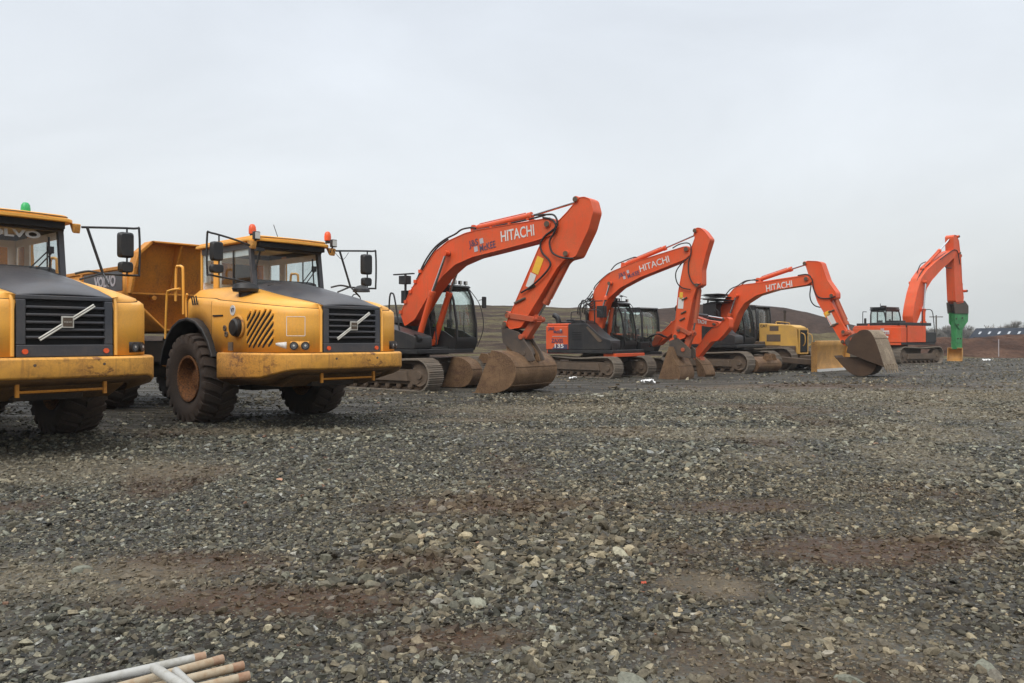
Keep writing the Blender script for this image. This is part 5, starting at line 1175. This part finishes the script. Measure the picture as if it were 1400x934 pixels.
def stones(name, n, dmin, dmax, smin, smax, seed, kept=1., power=2.2, ico=0, umax=64, zone=True, flat=(.45, .8), wpow=2.):
    rg = np.random.default_rng(seed)
    th = R(umax)*0 + rg.uniform(-R(41), R(41), n)*1.0
    rad = (dmin**wpow + rg.random(n)*(dmax**wpow - dmin**wpow))**(1/wpow)
    x = rad*np.tan(th)*.98; y = rad
    red, tan, mud = zones(x, y)
    p = (1-.62*red)*(1-.80*mud)*(1-.25*tan)*(.72+.4*sst(.3, .62, fbm(x, y, .9, 3, 77)))
    keep = rg.random(n) < p; x = x[keep]; y = y[keep]; red = red[keep]; tan = tan[keep]; n = len(x)
    size = smin*(smax/smin)**(rg.random(n)**power)
    size *= .8 + .5*sst(.45, .65, fbm(x, y, .5, 3, 55))
    # base shape
    bm_pts = []
    import bmesh
    b = bmesh.new(); bmesh.ops.create_icosphere(b, subdivisions=1 if ico == 0 else 2, radius=1); V0 = np.array([v.co[:] for v in b.verts]); F0 = np.array([[v.index for v in f.verts] for f in b.faces]); b.free()
    nv = len(V0); nf = len(F0)
    if ico == 0:
        V0 = np.array([(a, b_, c) for a in (-.72, .72) for b_ in (-.72, .72) for c in (-.72, .72)], float)
        Q = [(0, 1, 3, 2), (4, 6, 7, 5), (0, 4, 5, 1), (2, 3, 7, 6), (0, 2, 6, 4), (1, 5, 7, 3)]; F0 = np.array([t_ for q in Q for t_ in ((q[0], q[1], q[2]), (q[0], q[2], q[3]))]); nv, nf = 8, 12
    sc = np.stack([rg.uniform(.7, 1.25, n), rg.uniform(.55, 1.0, n), rg.uniform(flat[0], flat[1], n)], -1)*size[:, None]*.5
    V = np.repeat(V0[None], n, 0)
    if ico == 0:
        V = V + rg.uniform(-.42, .30, (n, nv, 3))*np.sign(V0)[None]
    else:
        for kk in range(9):   # chop planes for broken faces
            d = rg.normal(size=(n, 3)); d /= np.linalg.norm(d, axis=1, keepdims=True)
            lim = rg.uniform(.35, .8, n); dp = np.einsum('nvk,nk->nv', V, d); ex = np.maximum(dp-lim[:, None], 0)
            V = V - ex[:, :, None]*d[:, None, :]
        V = V + rg.normal(0, .018, V.shape)
    V = V*sc[:, None, :]
    # random rotation: yaw + moderate tilt
    yaw = rg.uniform(0, 2*math.pi, n); tx = rg.normal(0, .35, n); ty = rg.normal(0, .35, n)
    def rot(V, a, i, j):
        c, s = np.cos(a)[:, None], np.sin(a)[:, None]; A = V[:, :, i]*c - V[:, :, j]*s; B = V[:, :, i]*s + V[:, :, j]*c
        V[:, :, i] = A; V[:, :, j] = B
    rot(V, tx, 1, 2); rot(V, ty, 0, 2); rot(V, yaw, 0, 1)
    z = gh(x, y) + size*sc[:, 2]/(size*.5)*.5*rg.uniform(-.15, .42, n)*1.0
    V[:, :, 0] += x[:, None]; V[:, :, 1] += y[:, None]; V[:, :, 2] += z[:, None]
    F = (F0[None] + (np.arange(n)*nv)[:, None, None]).reshape(-1, 3)
    me = bpy.data.meshes.new(name); me.vertices.add(n*nv); me.vertices.foreach_set('co', V.astype(np.float32).ravel())
    me.loops.add(len(F)*3); me.loops.foreach_set('vertex_index', F.astype(np.int32).ravel())
    me.polygons.add(len(F)); me.polygons.foreach_set('loop_start', (np.arange(len(F))*3).astype(np.int32)); 
    me.update(calc_edges=True); me.shade_flat()
    g = np.exp(rg.normal(math.log(.080), .66, n)); g = np.clip(g*.92, .013, .28)
    tint = np.stack([np.ones(n)*1.06, np.ones(n)*.965, np.ones(n)*.68], -1)
    kind = rg.random(n)
    tint[kind < .3] = [.97, .98, .76]; tint[(kind > .88) & (kind <= .97)] = [1.05, 1.05, .92]; tint[(kind >= .35) & (kind < .43)] = [1.15, .98, .66]; tint[(kind >= .47) & (kind < .473)] = [1.4, .78, .5]; tint[(kind > .97)] = [.93, .96, .90]
    colr = g[:, None]*tint
    bz = (.45*sst(.45, .7, fbm(x, y, .16, 3, 123)) + .25*sst(14, 30, y))[:, None]; colr = colr*(1-bz) + colr*np.array([1.10, .90, .70])*bz
    rc = np.array([.074, .040, .019]); colr = colr*(1-.55*red[:, None]) + rc*.55*red[:, None]
    tcn = np.array([.20, .165, .11]); colr = colr*(1-.45*tan[:, None]) + tcn*.45*tan[:, None]
    at = me.color_attributes.new('stone', 'FLOAT_COLOR', 'POINT')
    at.data.foreach_set('color', np.repeat(np.hstack([colr, np.ones((n, 1))]), nv, 0).astype(np.float32).ravel())
    if 'stone' not in MT:
        m = bpy.data.materials.new('crushed_stone'); nt, ns, lk = nodes_of(m)
        tc = N(nt, 'ShaderNodeTexCoord').outputs['Object']; a = N(nt, 'ShaderNodeAttribute', attribute_name='stone')
        v1 = noise(nt, tc, 55, 5, .65); v2 = noise(nt, tc, 14, 3, .6)
        col = mix(nt, 1., a.outputs['Color'], ramp(nt, v1, [(.3, .62), (.7, 1.4)]), 'MULTIPLY')
        col = mix(nt, ramp(nt, v2, [(.55, 0.), (.72, .5)]), col, (.075, .055, .038))
        finish(nt, col, .78, bump(nt, v1, .5, .006), spec=.3); MT['stone'] = m
    me.materials.append(MT['stone'])
    o = bpy.data.objects.new(name, me); COL.objects.link(o); tag(o, 'loose crushed grey stone spread over the yard', 'gravel', kind='stuff')
    return o

def terrain(name, x0, x1, y0, y1, nx, ny, hf, cols, streak=False, rough=.9, bstr=.8):
    X, Y = np.meshgrid(np.linspace(x0, x1, nx), np.linspace(y0, y1, ny)); Z = hf(X, Y)
    vs = np.stack([X, Y, Z], -1).reshape(-1, 3); i = np.arange(ny-1)[:, None]*nx; j = np.arange(nx-1)[None]
    f = np.stack([i+j, i+j+1, i+nx+j+1, i+nx+j], -1).reshape(-1, 4)
    me = bpy.data.meshes.new(name); me.from_pydata(vs.tolist(), [], f.tolist()); me.update(); me.shade_smooth()
    m = bpy.data.materials.new(name+'_surface'); nt, ns, lk = nodes_of(m); tc = N(nt, 'ShaderNodeTexCoord').outputs['Object']
    mp = N(nt, 'ShaderNodeMapping'); mp.inputs['Scale'].default_value = (.25 if streak else 1, 1, 2.2 if streak else 1); lk.new(tc, mp.inputs['Vector'])
    n1 = noise(nt, mp.outputs[0], .38, 7, .66, .6); n2 = noise(nt, tc, 3.5, 6, .7); n3 = noise(nt, tc, .9, 4, .6)
    col = ramp(nt, n1, cols)
    col = mix(nt, 1., col, ramp(nt, n2, [(.25, .6), (.75, 1.4)]), 'MULTIPLY'); col = mix(nt, 1., col, ramp(nt, n3, [(.3, .8), (.7, 1.2)]), 'MULTIPLY')
    finish(nt, col, rough, bump(nt, n2, bstr, .25), spec=.15); me.materials.append(m)
    o = bpy.data.objects.new(name, me); COL.objects.link(o); tag(o, kind='structure'); return o

def rock(x, y, s, label, seed, z=.0):
    import bmesh
    rg = np.random.default_rng(seed); b = bmesh.new(); bmesh.ops.create_icosphere(b, subdivisions=3, radius=1)
    V = np.array([v.co[:] for v in b.verts])
    for k in range(10):
        d = rg.normal(size=3); d /= np.linalg.norm(d); ex = np.maximum(V@d - rg.uniform(.4, .8), 0); V = V - ex[:, None]*d
    V = V*np.array([1, .75, .5])*s + rg.normal(0, .008*s, V.shape)
    for v, c in zip(b.verts, V): v.co = c
    me = bpy.data.meshes.new('rock'); b.to_mesh(me); b.free(); me.shade_smooth(); me.set_sharp_from_angle(angle=R(22))
    at = me.color_attributes.new('stone', 'FLOAT_COLOR', 'POINT'); at.data.foreach_set('color', [c for _ in me.vertices for c in (.15, .15, .115, 1)])
    me.materials.append(MT['stone']); o = bpy.data.objects.new('rock', me); COL.objects.link(o)
    o.location = (x, y, float(gh(x, y)) + z + s*.12); o.rotation_euler = (rg.uniform(-.2, .2), rg.uniform(-.2, .2), rg.uniform(0, 6))
    tag(o, label, 'rock', 'larger rocks in the gravel'); return o

def bare_tree(x, y, h, w, label, seed, dense=1., z0=0., evergreen=False, base=.12):
    T = bpy.data.objects.new('tree', None); COL.objects.link(T); T.location = (x, y, z0); tag(T, label, 'tree', 'trees beyond the yard')
    rr = random.Random(seed); m = MB(); m.cyl((0, 0, -.3), (0, 0, h*.35), h*.028, h*.02, n=8)
    tips = []
    def grow(p, d, L, r, lv):
        q = p + d*L; m.cyl(p, q, r, r*.65, n=5, caps=False)
        if lv == 0: tips.append((q, d)); return
        for k in range(4 if lv > 2 else 3):
            e = (d + Vector((rr.uniform(-1, 1)*.75*(w/h*1.5), rr.uniform(-1, 1)*.75, rr.uniform(-.25, .6)))).normalized()
            grow(p + d*L*rr.uniform(.55, 1.), e, L*rr.uniform(.62, .85), r*.62, lv-1)
    for k in range(5):
        a = rr.uniform(0, 6.28); grow(Vector((0, 0, h*rr.uniform(base, .34))), Vector((math.cos(a)*.75*w/h*1.4, math.sin(a)*.7, rr.uniform(.45, 1.))).normalized(), h*.19, h*.015, 3)
    m.build('trunk', 'bark', T)
    t = MB()
    for q, d in tips:
        for k in range(int(7*dense)):
            e = (d + Vector((rr.uniform(-1, 1), rr.uniform(-1, 1), rr.uniform(-.5, .8)))*.9).normalized(); L = h*rr.uniform(.06, .15); s = e.cross(Vector((rr.uniform(-1, 1), rr.uniform(-1, 1), rr.uniform(-1, 1)))).normalized()*h*.0035
            t.add([q-s, q+s, q+e*L+s*.4, q+e*L-s*.4], [(0, 1, 2, 3)])
            for kk in range(2):
                g = (e + Vector((rr.uniform(-1, 1), rr.uniform(-1, 1), rr.uniform(-1, 1)))*.8).normalized(); o = q+e*L*rr.uniform(.3, .8)
                t.add([o-s*.6, o+s*.6, o+g*L*.6], [(0, 1, 2)])
    t.build('crown', 'twig', T, smooth=0); return T

# ================================================================== BUILD
ground()
stones('gravel', 46000, 2.6, 8.5, .022, .075, 1, wpow=1.6, ico=0, power=1.5, flat=(.3, .7))
stones('gravel', 90000, 2.6, 9, .010, .030, 2, wpow=1.6, flat=(.3, .7))
stones('gravel', 9000, 2.7, 11, .05, .13, 3, ico=1, power=2.0, wpow=1.5, flat=(.4, .75))
stones('gravel', 170000, 7.5, 22, .026, .10, 4, wpow=1.7, power=1.9, flat=(.25, .6))
stones('gravel', 110000, 18, 58, .055, .16, 5, wpow=1.9, power=2.2, flat=(.25, .6))
def gp(u, v): D = CAMH*FPX/(v-HZ); return ((u-700)/FPX*D, D)
for i, (u, v, s, lb) in enumerate(((1342, 905, .105, 'pale angular rock in the gravel near the lower right corner'), (865, 932, .14, 'largest pale rock at the bottom edge, right of the middle'), (1165, 925, .085, 'grey angular rock at the bottom edge between two paler rocks'), (108, 783, .085, 'grey blocky rock in the brown gravel at the left'), (93, 893, .05, 'yellowish rock in the gravel above the tube frame'))):
    x, y = gp(u, v); rock(x, y, s, lb, 40+i, z=-s*.22)

make_truck(-7.64, 11.65, 40, 'yellow dump truck cut off by the left edge, green beacon, lettering across its windscreen', [(.35, .35, 'greenlens')], windscreen_text=True, lampcab=False)
make_truck(-4.62, 14.9, 43, 'yellow dump truck, second from the left, two orange beacons and a white number badge', [(.72, -.66, 'amber'), (.85, .80, 'amber')], badge_number='V7')
excavator_one(); excavator_two(); excavator_three(); excavator_midi(); excavator_breaker(); bulldozer()

# spare buckets
P1 = [(.95, .03), (.55, .02), (.2, .06), (.0, .25), (-.05, .5), (.08, .78), (.35, .92), (.62, .95)]
x, y = gp(668, 531); loose_bucket('brown spare bucket lying beside the bucket of the nearest excavator', x-.05, y+.55, 145, 1.6, [(a*1.15, b*.98) for a, b in P1], 'bucket', ears=True)
x, y = gp(1048, 511); loose_bucket('flat brown spare bucket beside the tracks of the third excavator', x+.35, y+.7, 130, 1.7, [(a*1.1, b*.72) for a, b in P1], 'bucket', ears=True)
x, y = gp(1172, 515); loose_bucket('dark rounded spare bucket with its mouth up, under the arm of the third excavator', x+.42, y+.45, -38, 1.0, [(-.88, .72), (-.62, .40), (-.32, .12), (.02, .02), (.34, .08), (.55, .28), (.62, .55), (.58, .75)], 'darkbucket', ears=False)
x, y = gp(1304, 494); loose_bucket('small yellow edged spare bucket on the ground by the green breaker', x+.25, y+.3, -125, .8, [(.42, .02), (.1, .02), (-.22, .10), (-.34, .4), (-.22, .74), (.02, .86)], 'blade_yellow', ears=False)

# banks and mounds behind
def crest(X, pts): return np.interp(X, [p[0] for p in pts], [p[1] for p in pts])
def h_bank(X, Y):
    yc = 92; top = crest(X, [(-140, 5.6), (-20, 5.4), (0, 5.1), (8, 4.9), (15, 4.2), (20, 2.6), (25, 1.2), (30, -.6), (90, -1.5)])
    t = np.clip((Y-50)/(yc-50), 0, 1); z = top*(t**.8)
    z = z + (fbm(X, Y, .12, 4, 61)-.5)*1.2*np.minimum(t*3, 1) + (fbm(X, Y, .6, 3, 62)-.5)*.35*np.minimum(t*4, 1)
    return z - .12
terrain('grassy_bank', -140, 90, 48, 150, 330, 120, h_bank, [(.34, (.022, .013, .009)), (.45, (.046, .028, .019)), (.50, (.056, .038, .024)), (.54, (.10, .083, .038)), (.59, (.085, .068, .032)), (.62, (.040, .024, .016)), (.75, (.07, .048, .027))], streak=True)
def h_mound(X, Y):
    top = crest(X, [(8, 0), (19, 5.6), (26, 6.35), (33, 6.5), (38, 6.0), (43, 4.9), (47, 3.7), (50, 2.8), (56, 1.2), (66, -.4)])
    t = np.exp(-((Y-112)/13.)**2)
    return top*t + (fbm(X, Y, .25, 4, 71)-.5)*.5*t - .3
terrain('soil_mound', 5, 75, 82, 145, 150, 90, h_mound, [(.3, (.024, .014, .010)), (.5, (.042, .025, .018)), (.7, (.060, .037, .026))])
def h_low(X, Y):
    top = crest(X, [(14, -.5), (20, 1.2), (26, 2.1), (33, 2.0), (38, 1.4), (44, .9), (60, .5)]); t = np.exp(-((Y-70)/8.)**2)
    return top*t + (fbm(X, Y, .5, 4, 81)-.5)*.7*t - .25 - sst(40, 50, X)*2
terrain('scrub_bank', 12, 62, 54, 88, 150, 90, h_low, [(.3, (.05, .03, .018)), (.48, (.10, .08, .04)), (.6, (.085, .08, .038)), (.75, (.06, .04, .024))], streak=True)
def h_berm(X, Y):
    top = crest(X, [(24, -.3), (28, 1.45), (34, 1.55), (38, 1.65), (42, 1.85), (54, 2.1), (80, 2.2), (130, 2.0)])
    t = np.exp(-(np.maximum(Y-64-0, 0)/9.)**2)*np.clip((Y-59.)/5., 0, 1)**.9
    return top*t + (fbm(X, Y, .7, 5, 91)-.5)*.8*t - .1
terrain('spoil_bank', 24, 130, 58, 90, 360, 110, h_berm, [(.3, (.030, .015, .010)), (.5, (.068, .034, .021)), (.62, (.10, .056, .035)), (.75, (.045, .026, .018))])
def h_far(X, Y): return .05 + fbm(X, Y, .01, 3, 95)*.6*sst(150, 300, Y)
terrain('far_fields', -500, 700, 110, 900, 120, 80, h_far, [(.35, (.06, .06, .03)), (.5, (.09, .09, .045)), (.65, (.10, .075, .045))])

# house roofs beyond the soil bank
def house(x, y, L, W, ang, z0, zr, label, nsky, flip=1):
    T = bpy.data.objects.new('house', None); COL.objects.link(T); T.location = (x, y, 0); T.rotation_euler = (0, 0, R(ang)); tag(T, label, 'house')
    m = MB(); m.box((-L/2, -W/2, -1), (L/2, W/2, z0)); 
    m.add([(-L/2, -W/2, z0), (-L/2, W/2, z0), (-L/2, 0, zr-.1), (L/2, -W/2, z0), (L/2, W/2, z0), (L/2, 0, zr-.1)], [(0, 1, 2), (5, 4, 3)]); wl = m.build('wall', 'render', T)
    for k in range(int(L//3)):
        q = MB(); xx = -L/2+1.4+k*3; q.box((xx-.5, -W/2-.03, .4), (xx+.5, -W/2-.005, 1.6)); q.build('window', 'gap', wl)
    m = MB(); o = .4; m.add([(-L/2-o, -W/2-o, z0-.1), (L/2+o, -W/2-o, z0-.1), (L/2+o, 0, zr), (-L/2-o, 0, zr), (-L/2-o, W/2+o, z0-.1), (L/2+o, W/2+o, z0-.1)], [(0, 1, 2, 3), (3, 2, 5, 4)])
    rf = m.build('roof', 'slate', T, solid=.12, smooth=0)
    sl = Vector((0, W/2, zr-z0)); 
    for k in range(nsky):
        xx = -L/2 + L*(k+.5)/nsky; a = Vector((xx, -W/2, z0)); q = MB(); n_ = Vector((0, -(zr-z0), W/2)).normalized()*.09
        c = [a + sl*f_ + Vector((dx, 0, 0)) + n_ for f_, dx in ((.46, -.17), (.46, .17), (.76, .17), (.76, -.17))]; q.add(c, [(0, 1, 2, 3)]); q.build('skylight', 'skylight', rf, solid=.05)
    m = MB(); m.box((L*.3-.3, -.3, zr-.4), (L*.3+.3, .3, zr+.5)); m.build('chimney', 'render', rf)
    return T
house(77.3, 118, 16, 6, -60, .6, 2.95, 'long dark slate roof with a row of pale skylights beyond the red soil bank', 11)

tr = [(1362, 452, 150, 4.5, 5, 'small bare tree left of the big round tree behind the slate roofs'), (1385, 432, 150, 6.2, 6.5, 'largest bare round tree behind the slate roofs at the right edge'), (1402, 440, 155, 5, 6, 'bare tree cut by the right edge beyond the slate roofs'),
      (1345, 447, 170, 4.6, 8, 'low bushy tree just right of the green breaker'), (1328, 443, 160, 5.2, 7, 'bare tree directly behind the green breaker'), (1310, 437, 165, 6.0, 7, 'tall bare tree between the excavator cab rail and the breaker'), (1292, 440, 165, 5.6, 7, 'bare tree left of the breaker, beside the distant pole'), (1275, 441, 160, 5.4, 7, 'bare tree right behind the rail of the farthest excavator'), (1258, 443, 165, 5.0, 7, 'bare tree rising over the counterweight of the farthest excavator')]
for i, (u, v, D, h, w, lb) in enumerate(tr):
    top = CAMH + (HZ-v)*D/FPX; bare_tree((u-700)/FPX*D, D, h*1.25, w*1.15, lb, 100+i, dense=3.4, z0=top-h*1.12, base=.08)
# low hedge mass
rg = random.Random(77); hm = MB()
for k in range(5200):
    u = rg.uniform(1225, 1460); D = rg.uniform(172, 182); x = (u-700)/FPX*D; z = rg.uniform(-.5, CAMH + (HZ-452-3*math.sin(u*.11)-2*math.sin(u*.31))*D/FPX)
    e = Vector((rg.uniform(-1, 1), rg.uniform(-.6, .6), rg.uniform(-.4, 1))).normalized()*rg.uniform(.4, 1.1); s_ = Vector((rg.uniform(-.08, .08), .05, rg.uniform(-.08, .08)))*1.5; o = Vector((x, D, z))
    hm.add([o-s_, o+s_, o+e+s_*.5, o+e-s_*.5], [(0, 1, 2, 3)])
tag(hm.build('hedge', 'twig', None, smooth=0), 'low grey brown hedgerow along the horizon behind the breaker', 'hedge', kind='stuff')

# telegraph pole, marker post, litter
T = bpy.data.objects.new('telegraph_pole', None); COL.objects.link(T); D = 95; T.location = ((1280-700)/FPX*D, D, 0); tag(T, 'thin distant telegraph pole with a crossbar right of the farthest excavator', 'pole')
m = MB(); m.cyl((0, 0, -.5), (0, 0, 4.2), .11, .08, n=8); m.build('shaft', 'bark', T)
m = MB(); m.box((-.8, -.05, 3.95), (.8, .05, 4.05)); m.build('crossarm', 'bark', T)
D = 61; m = MB(); m.cyl((0, 0, -.2), (0, 0, 1.4), .028, n=8); o = m.build('marker_post', 'greydecal', None); o.location = ((1349-700)/FPX*D, D-1.5, 0); tag(o, 'thin white marker post in front of the red soil bank', 'post')
def litter(u, v, s, label, mat='litter', seed=0):
    import bmesh
    x, y = gp(u, v); rg_ = random.Random(seed); b = bmesh.new(); bmesh.ops.create_grid(b, x_segments=7, y_segments=7, size=s)
    for vv in b.verts: vv.co.z = rg_.uniform(0, s*.6); vv.co.x += rg_.uniform(-.15, .15)*s; vv.co.y += rg_.uniform(-.15, .15)*s
    me = bpy.data.meshes.new('litter'); b.to_mesh(me); b.free(); me.materials.append(MT[mat]); o = bpy.data.objects.new('litter', me); COL.objects.link(o); o.location = (x, y, float(gh(x, y))+.03); tag(o, label, 'litter')
litter(783, 519, .13, 'small scrap of white litter by the tracks of the second excavator', seed=1)
litter(885, 525, .22, 'crumpled white rag on the ground left of the second excavator bucket', seed=2)
litter(880, 798, .016, 'tiny orange scrap in the foreground gravel', 'orangelitter', 3)
litter(1350, 494, .22, 'pale block lying at the foot of the red soil bank', seed=4)
litter(1362, 485, .30, 'pale rubble piece on the lower slope of the red soil bank', seed=5)

# galvanised tube frame in the foreground
def up(u, v, z): D = (CAMH-z)*FPX/(v-HZ); return Vector(((u-700)/FPX*D, D, z))
zt = .20
a, b = up(115, 934, zt), up(281, 897, zt); d1 = (b-a).normalized()
T = bpy.data.objects.new('tube_frame', None); COL.objects.link(T); T.location = (b.x-.8, b.y-.5, 0); tag(T, 'galvanised steel tube frame with rusty open ends, cut off at the bottom left corner', 'metal frame')
off = Vector((b.x-.8, b.y-.5, 0))
def hollow(name, p, q, r, mat):
    m = MB(); p = p-off; q = q-off; d = (q-p).normalized(); m.cyl(p, q, r, n=20, caps=False); m.cyl(q, p, r*.86, n=20, caps=False)
    k = d.cross(Vector((0, 0, 1))).normalized(); l_ = d.cross(k); n = 20
    vs = [q + (k*math.cos(2*math.pi*i/n)+l_*math.sin(2*math.pi*i/n))*rr_ for rr_ in (r, r*.86) for i in range(n)]
    m.add(vs, [(i, (i+1) % n, n+(i+1) % n, n+i) for i in range(n)])
    vs = [q - d*.05 + (k*math.cos(2*math.pi*i/n)+l_*math.sin(2*math.pi*i/n))*r*.86 for i in range(n)]; m.add(vs, [tuple(range(n))])
    o = m.build(name, mat, T)
    if name != 'cross_tube': m = MB(); m.cyl(q - d*.045, q - d*.001, r*1.03, n=20, caps=False); m.build('rusty_end', 'rust', o)
    return o
hollow('long_tube', a - d1*1.2, b, .018, 'galv')
for i, ((u0, v0), (u1, v1), z, mt) in enumerate((((232, 921), (305, 901), zt-.01, 'oldtube'), ((268, 926), (333, 910), zt-.015, 'oldtube'), ((282, 938), (341, 924), zt-.02, 'oldtube'))):
    p, q = up(u0, v0, z), up(u1, v1, z); dd = (q-p).normalized(); hollow('short_tube', p - dd*.5, q, .018, mt)
p, q = up(214, 915, zt+.036), up(250, 938, zt+.036); dd = (q-p).normalized(); hollow('cross_tube', q+dd*.9, p - dd*.02, .018, 'galv')
p, q = up(240, 917, zt), up(262, 938, zt); dd = (q-p).normalized(); hollow('cross_tube', q+dd*.9, p, .015, 'galv')
m = MB(); c = [up(195, 926, zt-.03)-off, up(218, 922, zt-.03)-off, up(250, 950, zt-.03)-off, up(150, 950, zt-.03)-off]; m.add(c, [(0, 1, 2, 3)]); m.build('sheet_panel', 'panelgrey', T, solid=.01)
m = MB()
for k in (-.15, -1.0):
    q = b + d1*k - off; m.cyl((q.x, q.y, 0), (q.x, q.y, zt), .012, n=10)
m.build('leg', 'galv', T)

# pale damp air
m = MB(); m.box((-160, -12, -3), (190, 330, 14)); hz = m.build('haze', 'gap', None, smooth=0); hz.data.materials.clear()
hm_ = bpy.data.materials.new('damp_air'); nt, ns, lk = nodes_of(hm_); pv = N(nt, 'ShaderNodeVolumePrincipled'); pv.inputs['Color'].default_value = (.86, .91, .95, 1); pv.inputs['Density'].default_value = .00042; pv.inputs['Anisotropy'].default_value = .2
oo = N(nt, 'ShaderNodeOutputMaterial'); lk.new(pv.outputs[0], oo.inputs['Volume']); hz.data.materials.append(hm_); tag(hz, 'thin pale haze over the yard and far trees', 'haze', kind='stuff')
# ------------------------------------------------------------------ camera, light, sky
cam = bpy.data.cameras.new('camera'); co = bpy.data.objects.new('camera', cam); COL.objects.link(co); SC.camera = co
co.location = (0, 0, CAMH); co.rotation_euler = (R(90), 0, 0); cam.sensor_width = 36; cam.lens = 36*FPX/1400; cam.shift_y = -5/1400; cam.clip_end = 3000; cam.clip_start = .05
w = bpy.data.worlds.new('World'); SC.world = w; w.use_nodes = True; nt = w.node_tree; nt.nodes.clear()
EL, AZ = 48, 200
sky = N(nt, 'ShaderNodeTexSky'); sky.sky_type = 'NISHITA'; sky.sun_disc = False; sky.sun_elevation = R(EL); sky.sun_rotation = R(AZ); sky.air_density = 1.5; sky.dust_density = 4
b1 = N(nt, 'ShaderNodeBackground'); b1.inputs['Strength'].default_value = .08; nt.links.new(sky.outputs[0], b1.inputs['Color'])
tc = N(nt, 'ShaderNodeTexCoord'); sx = N(nt, 'ShaderNodeSeparateXYZ'); nt.links.new(tc.outputs['Generated'], sx.inputs[0])
mp = N(nt, 'ShaderNodeMapping'); mp.inputs['Scale'].default_value = (1, 1, 2.6); nt.links.new(tc.outputs['Generated'], mp.inputs['Vector'])
cl = noise(nt, mp.outputs[0], 1.7, 5, .55, .5)
col = ramp(nt, sx.outputs['Z'], [(0., (.66, .69, .69)), (.07, (.72, .75, .76)), (.20, (.76, .80, .84)), (.42, (.74, .79, .86)), (.6, (1.25, 1.3, 1.38)), (1., (2.3, 2.35, 2.4))])
col = mix(nt, 1., col, ramp(nt, cl, [(.3, .90), (.7, 1.07)]), 'MULTIPLY')
b2 = N(nt, 'ShaderNodeBackground'); nt.links.new(col, b2.inputs['Color']); b2.inputs['Strength'].default_value = 1.07
mx = N(nt, 'ShaderNodeMixShader'); mx.inputs[0].default_value = .9; nt.links.new(b1.outputs[0], mx.inputs[1]); nt.links.new(b2.outputs[0], mx.inputs[2])
ow = N(nt, 'ShaderNodeOutputWorld'); nt.links.new(mx.outputs[0], ow.inputs[0])
sl = bpy.data.lights.new('sun', 'SUN'); sl.energy = 1.5; sl.angle = R(28); sl.color = (1, .97, .92); so = bpy.data.objects.new('sun', sl); COL.objects.link(so)
dv = Vector((math.sin(R(AZ))*math.cos(R(EL)), math.cos(R(AZ))*math.cos(R(EL)), math.sin(R(EL)))); so.rotation_euler = dv.to_track_quat('Z', 'Y').to_euler()
SC.view_settings.view_transform = 'Standard'; SC.view_settings.look = 'None'; SC.view_settings.exposure = .07; SC.view_settings.gamma = 1; SC.view_settings.use_curve_mapping = False
SC.cycles.max_bounces = 6; SC.cycles.transparent_max_bounces = 12; SC.cycles.use_denoising = True
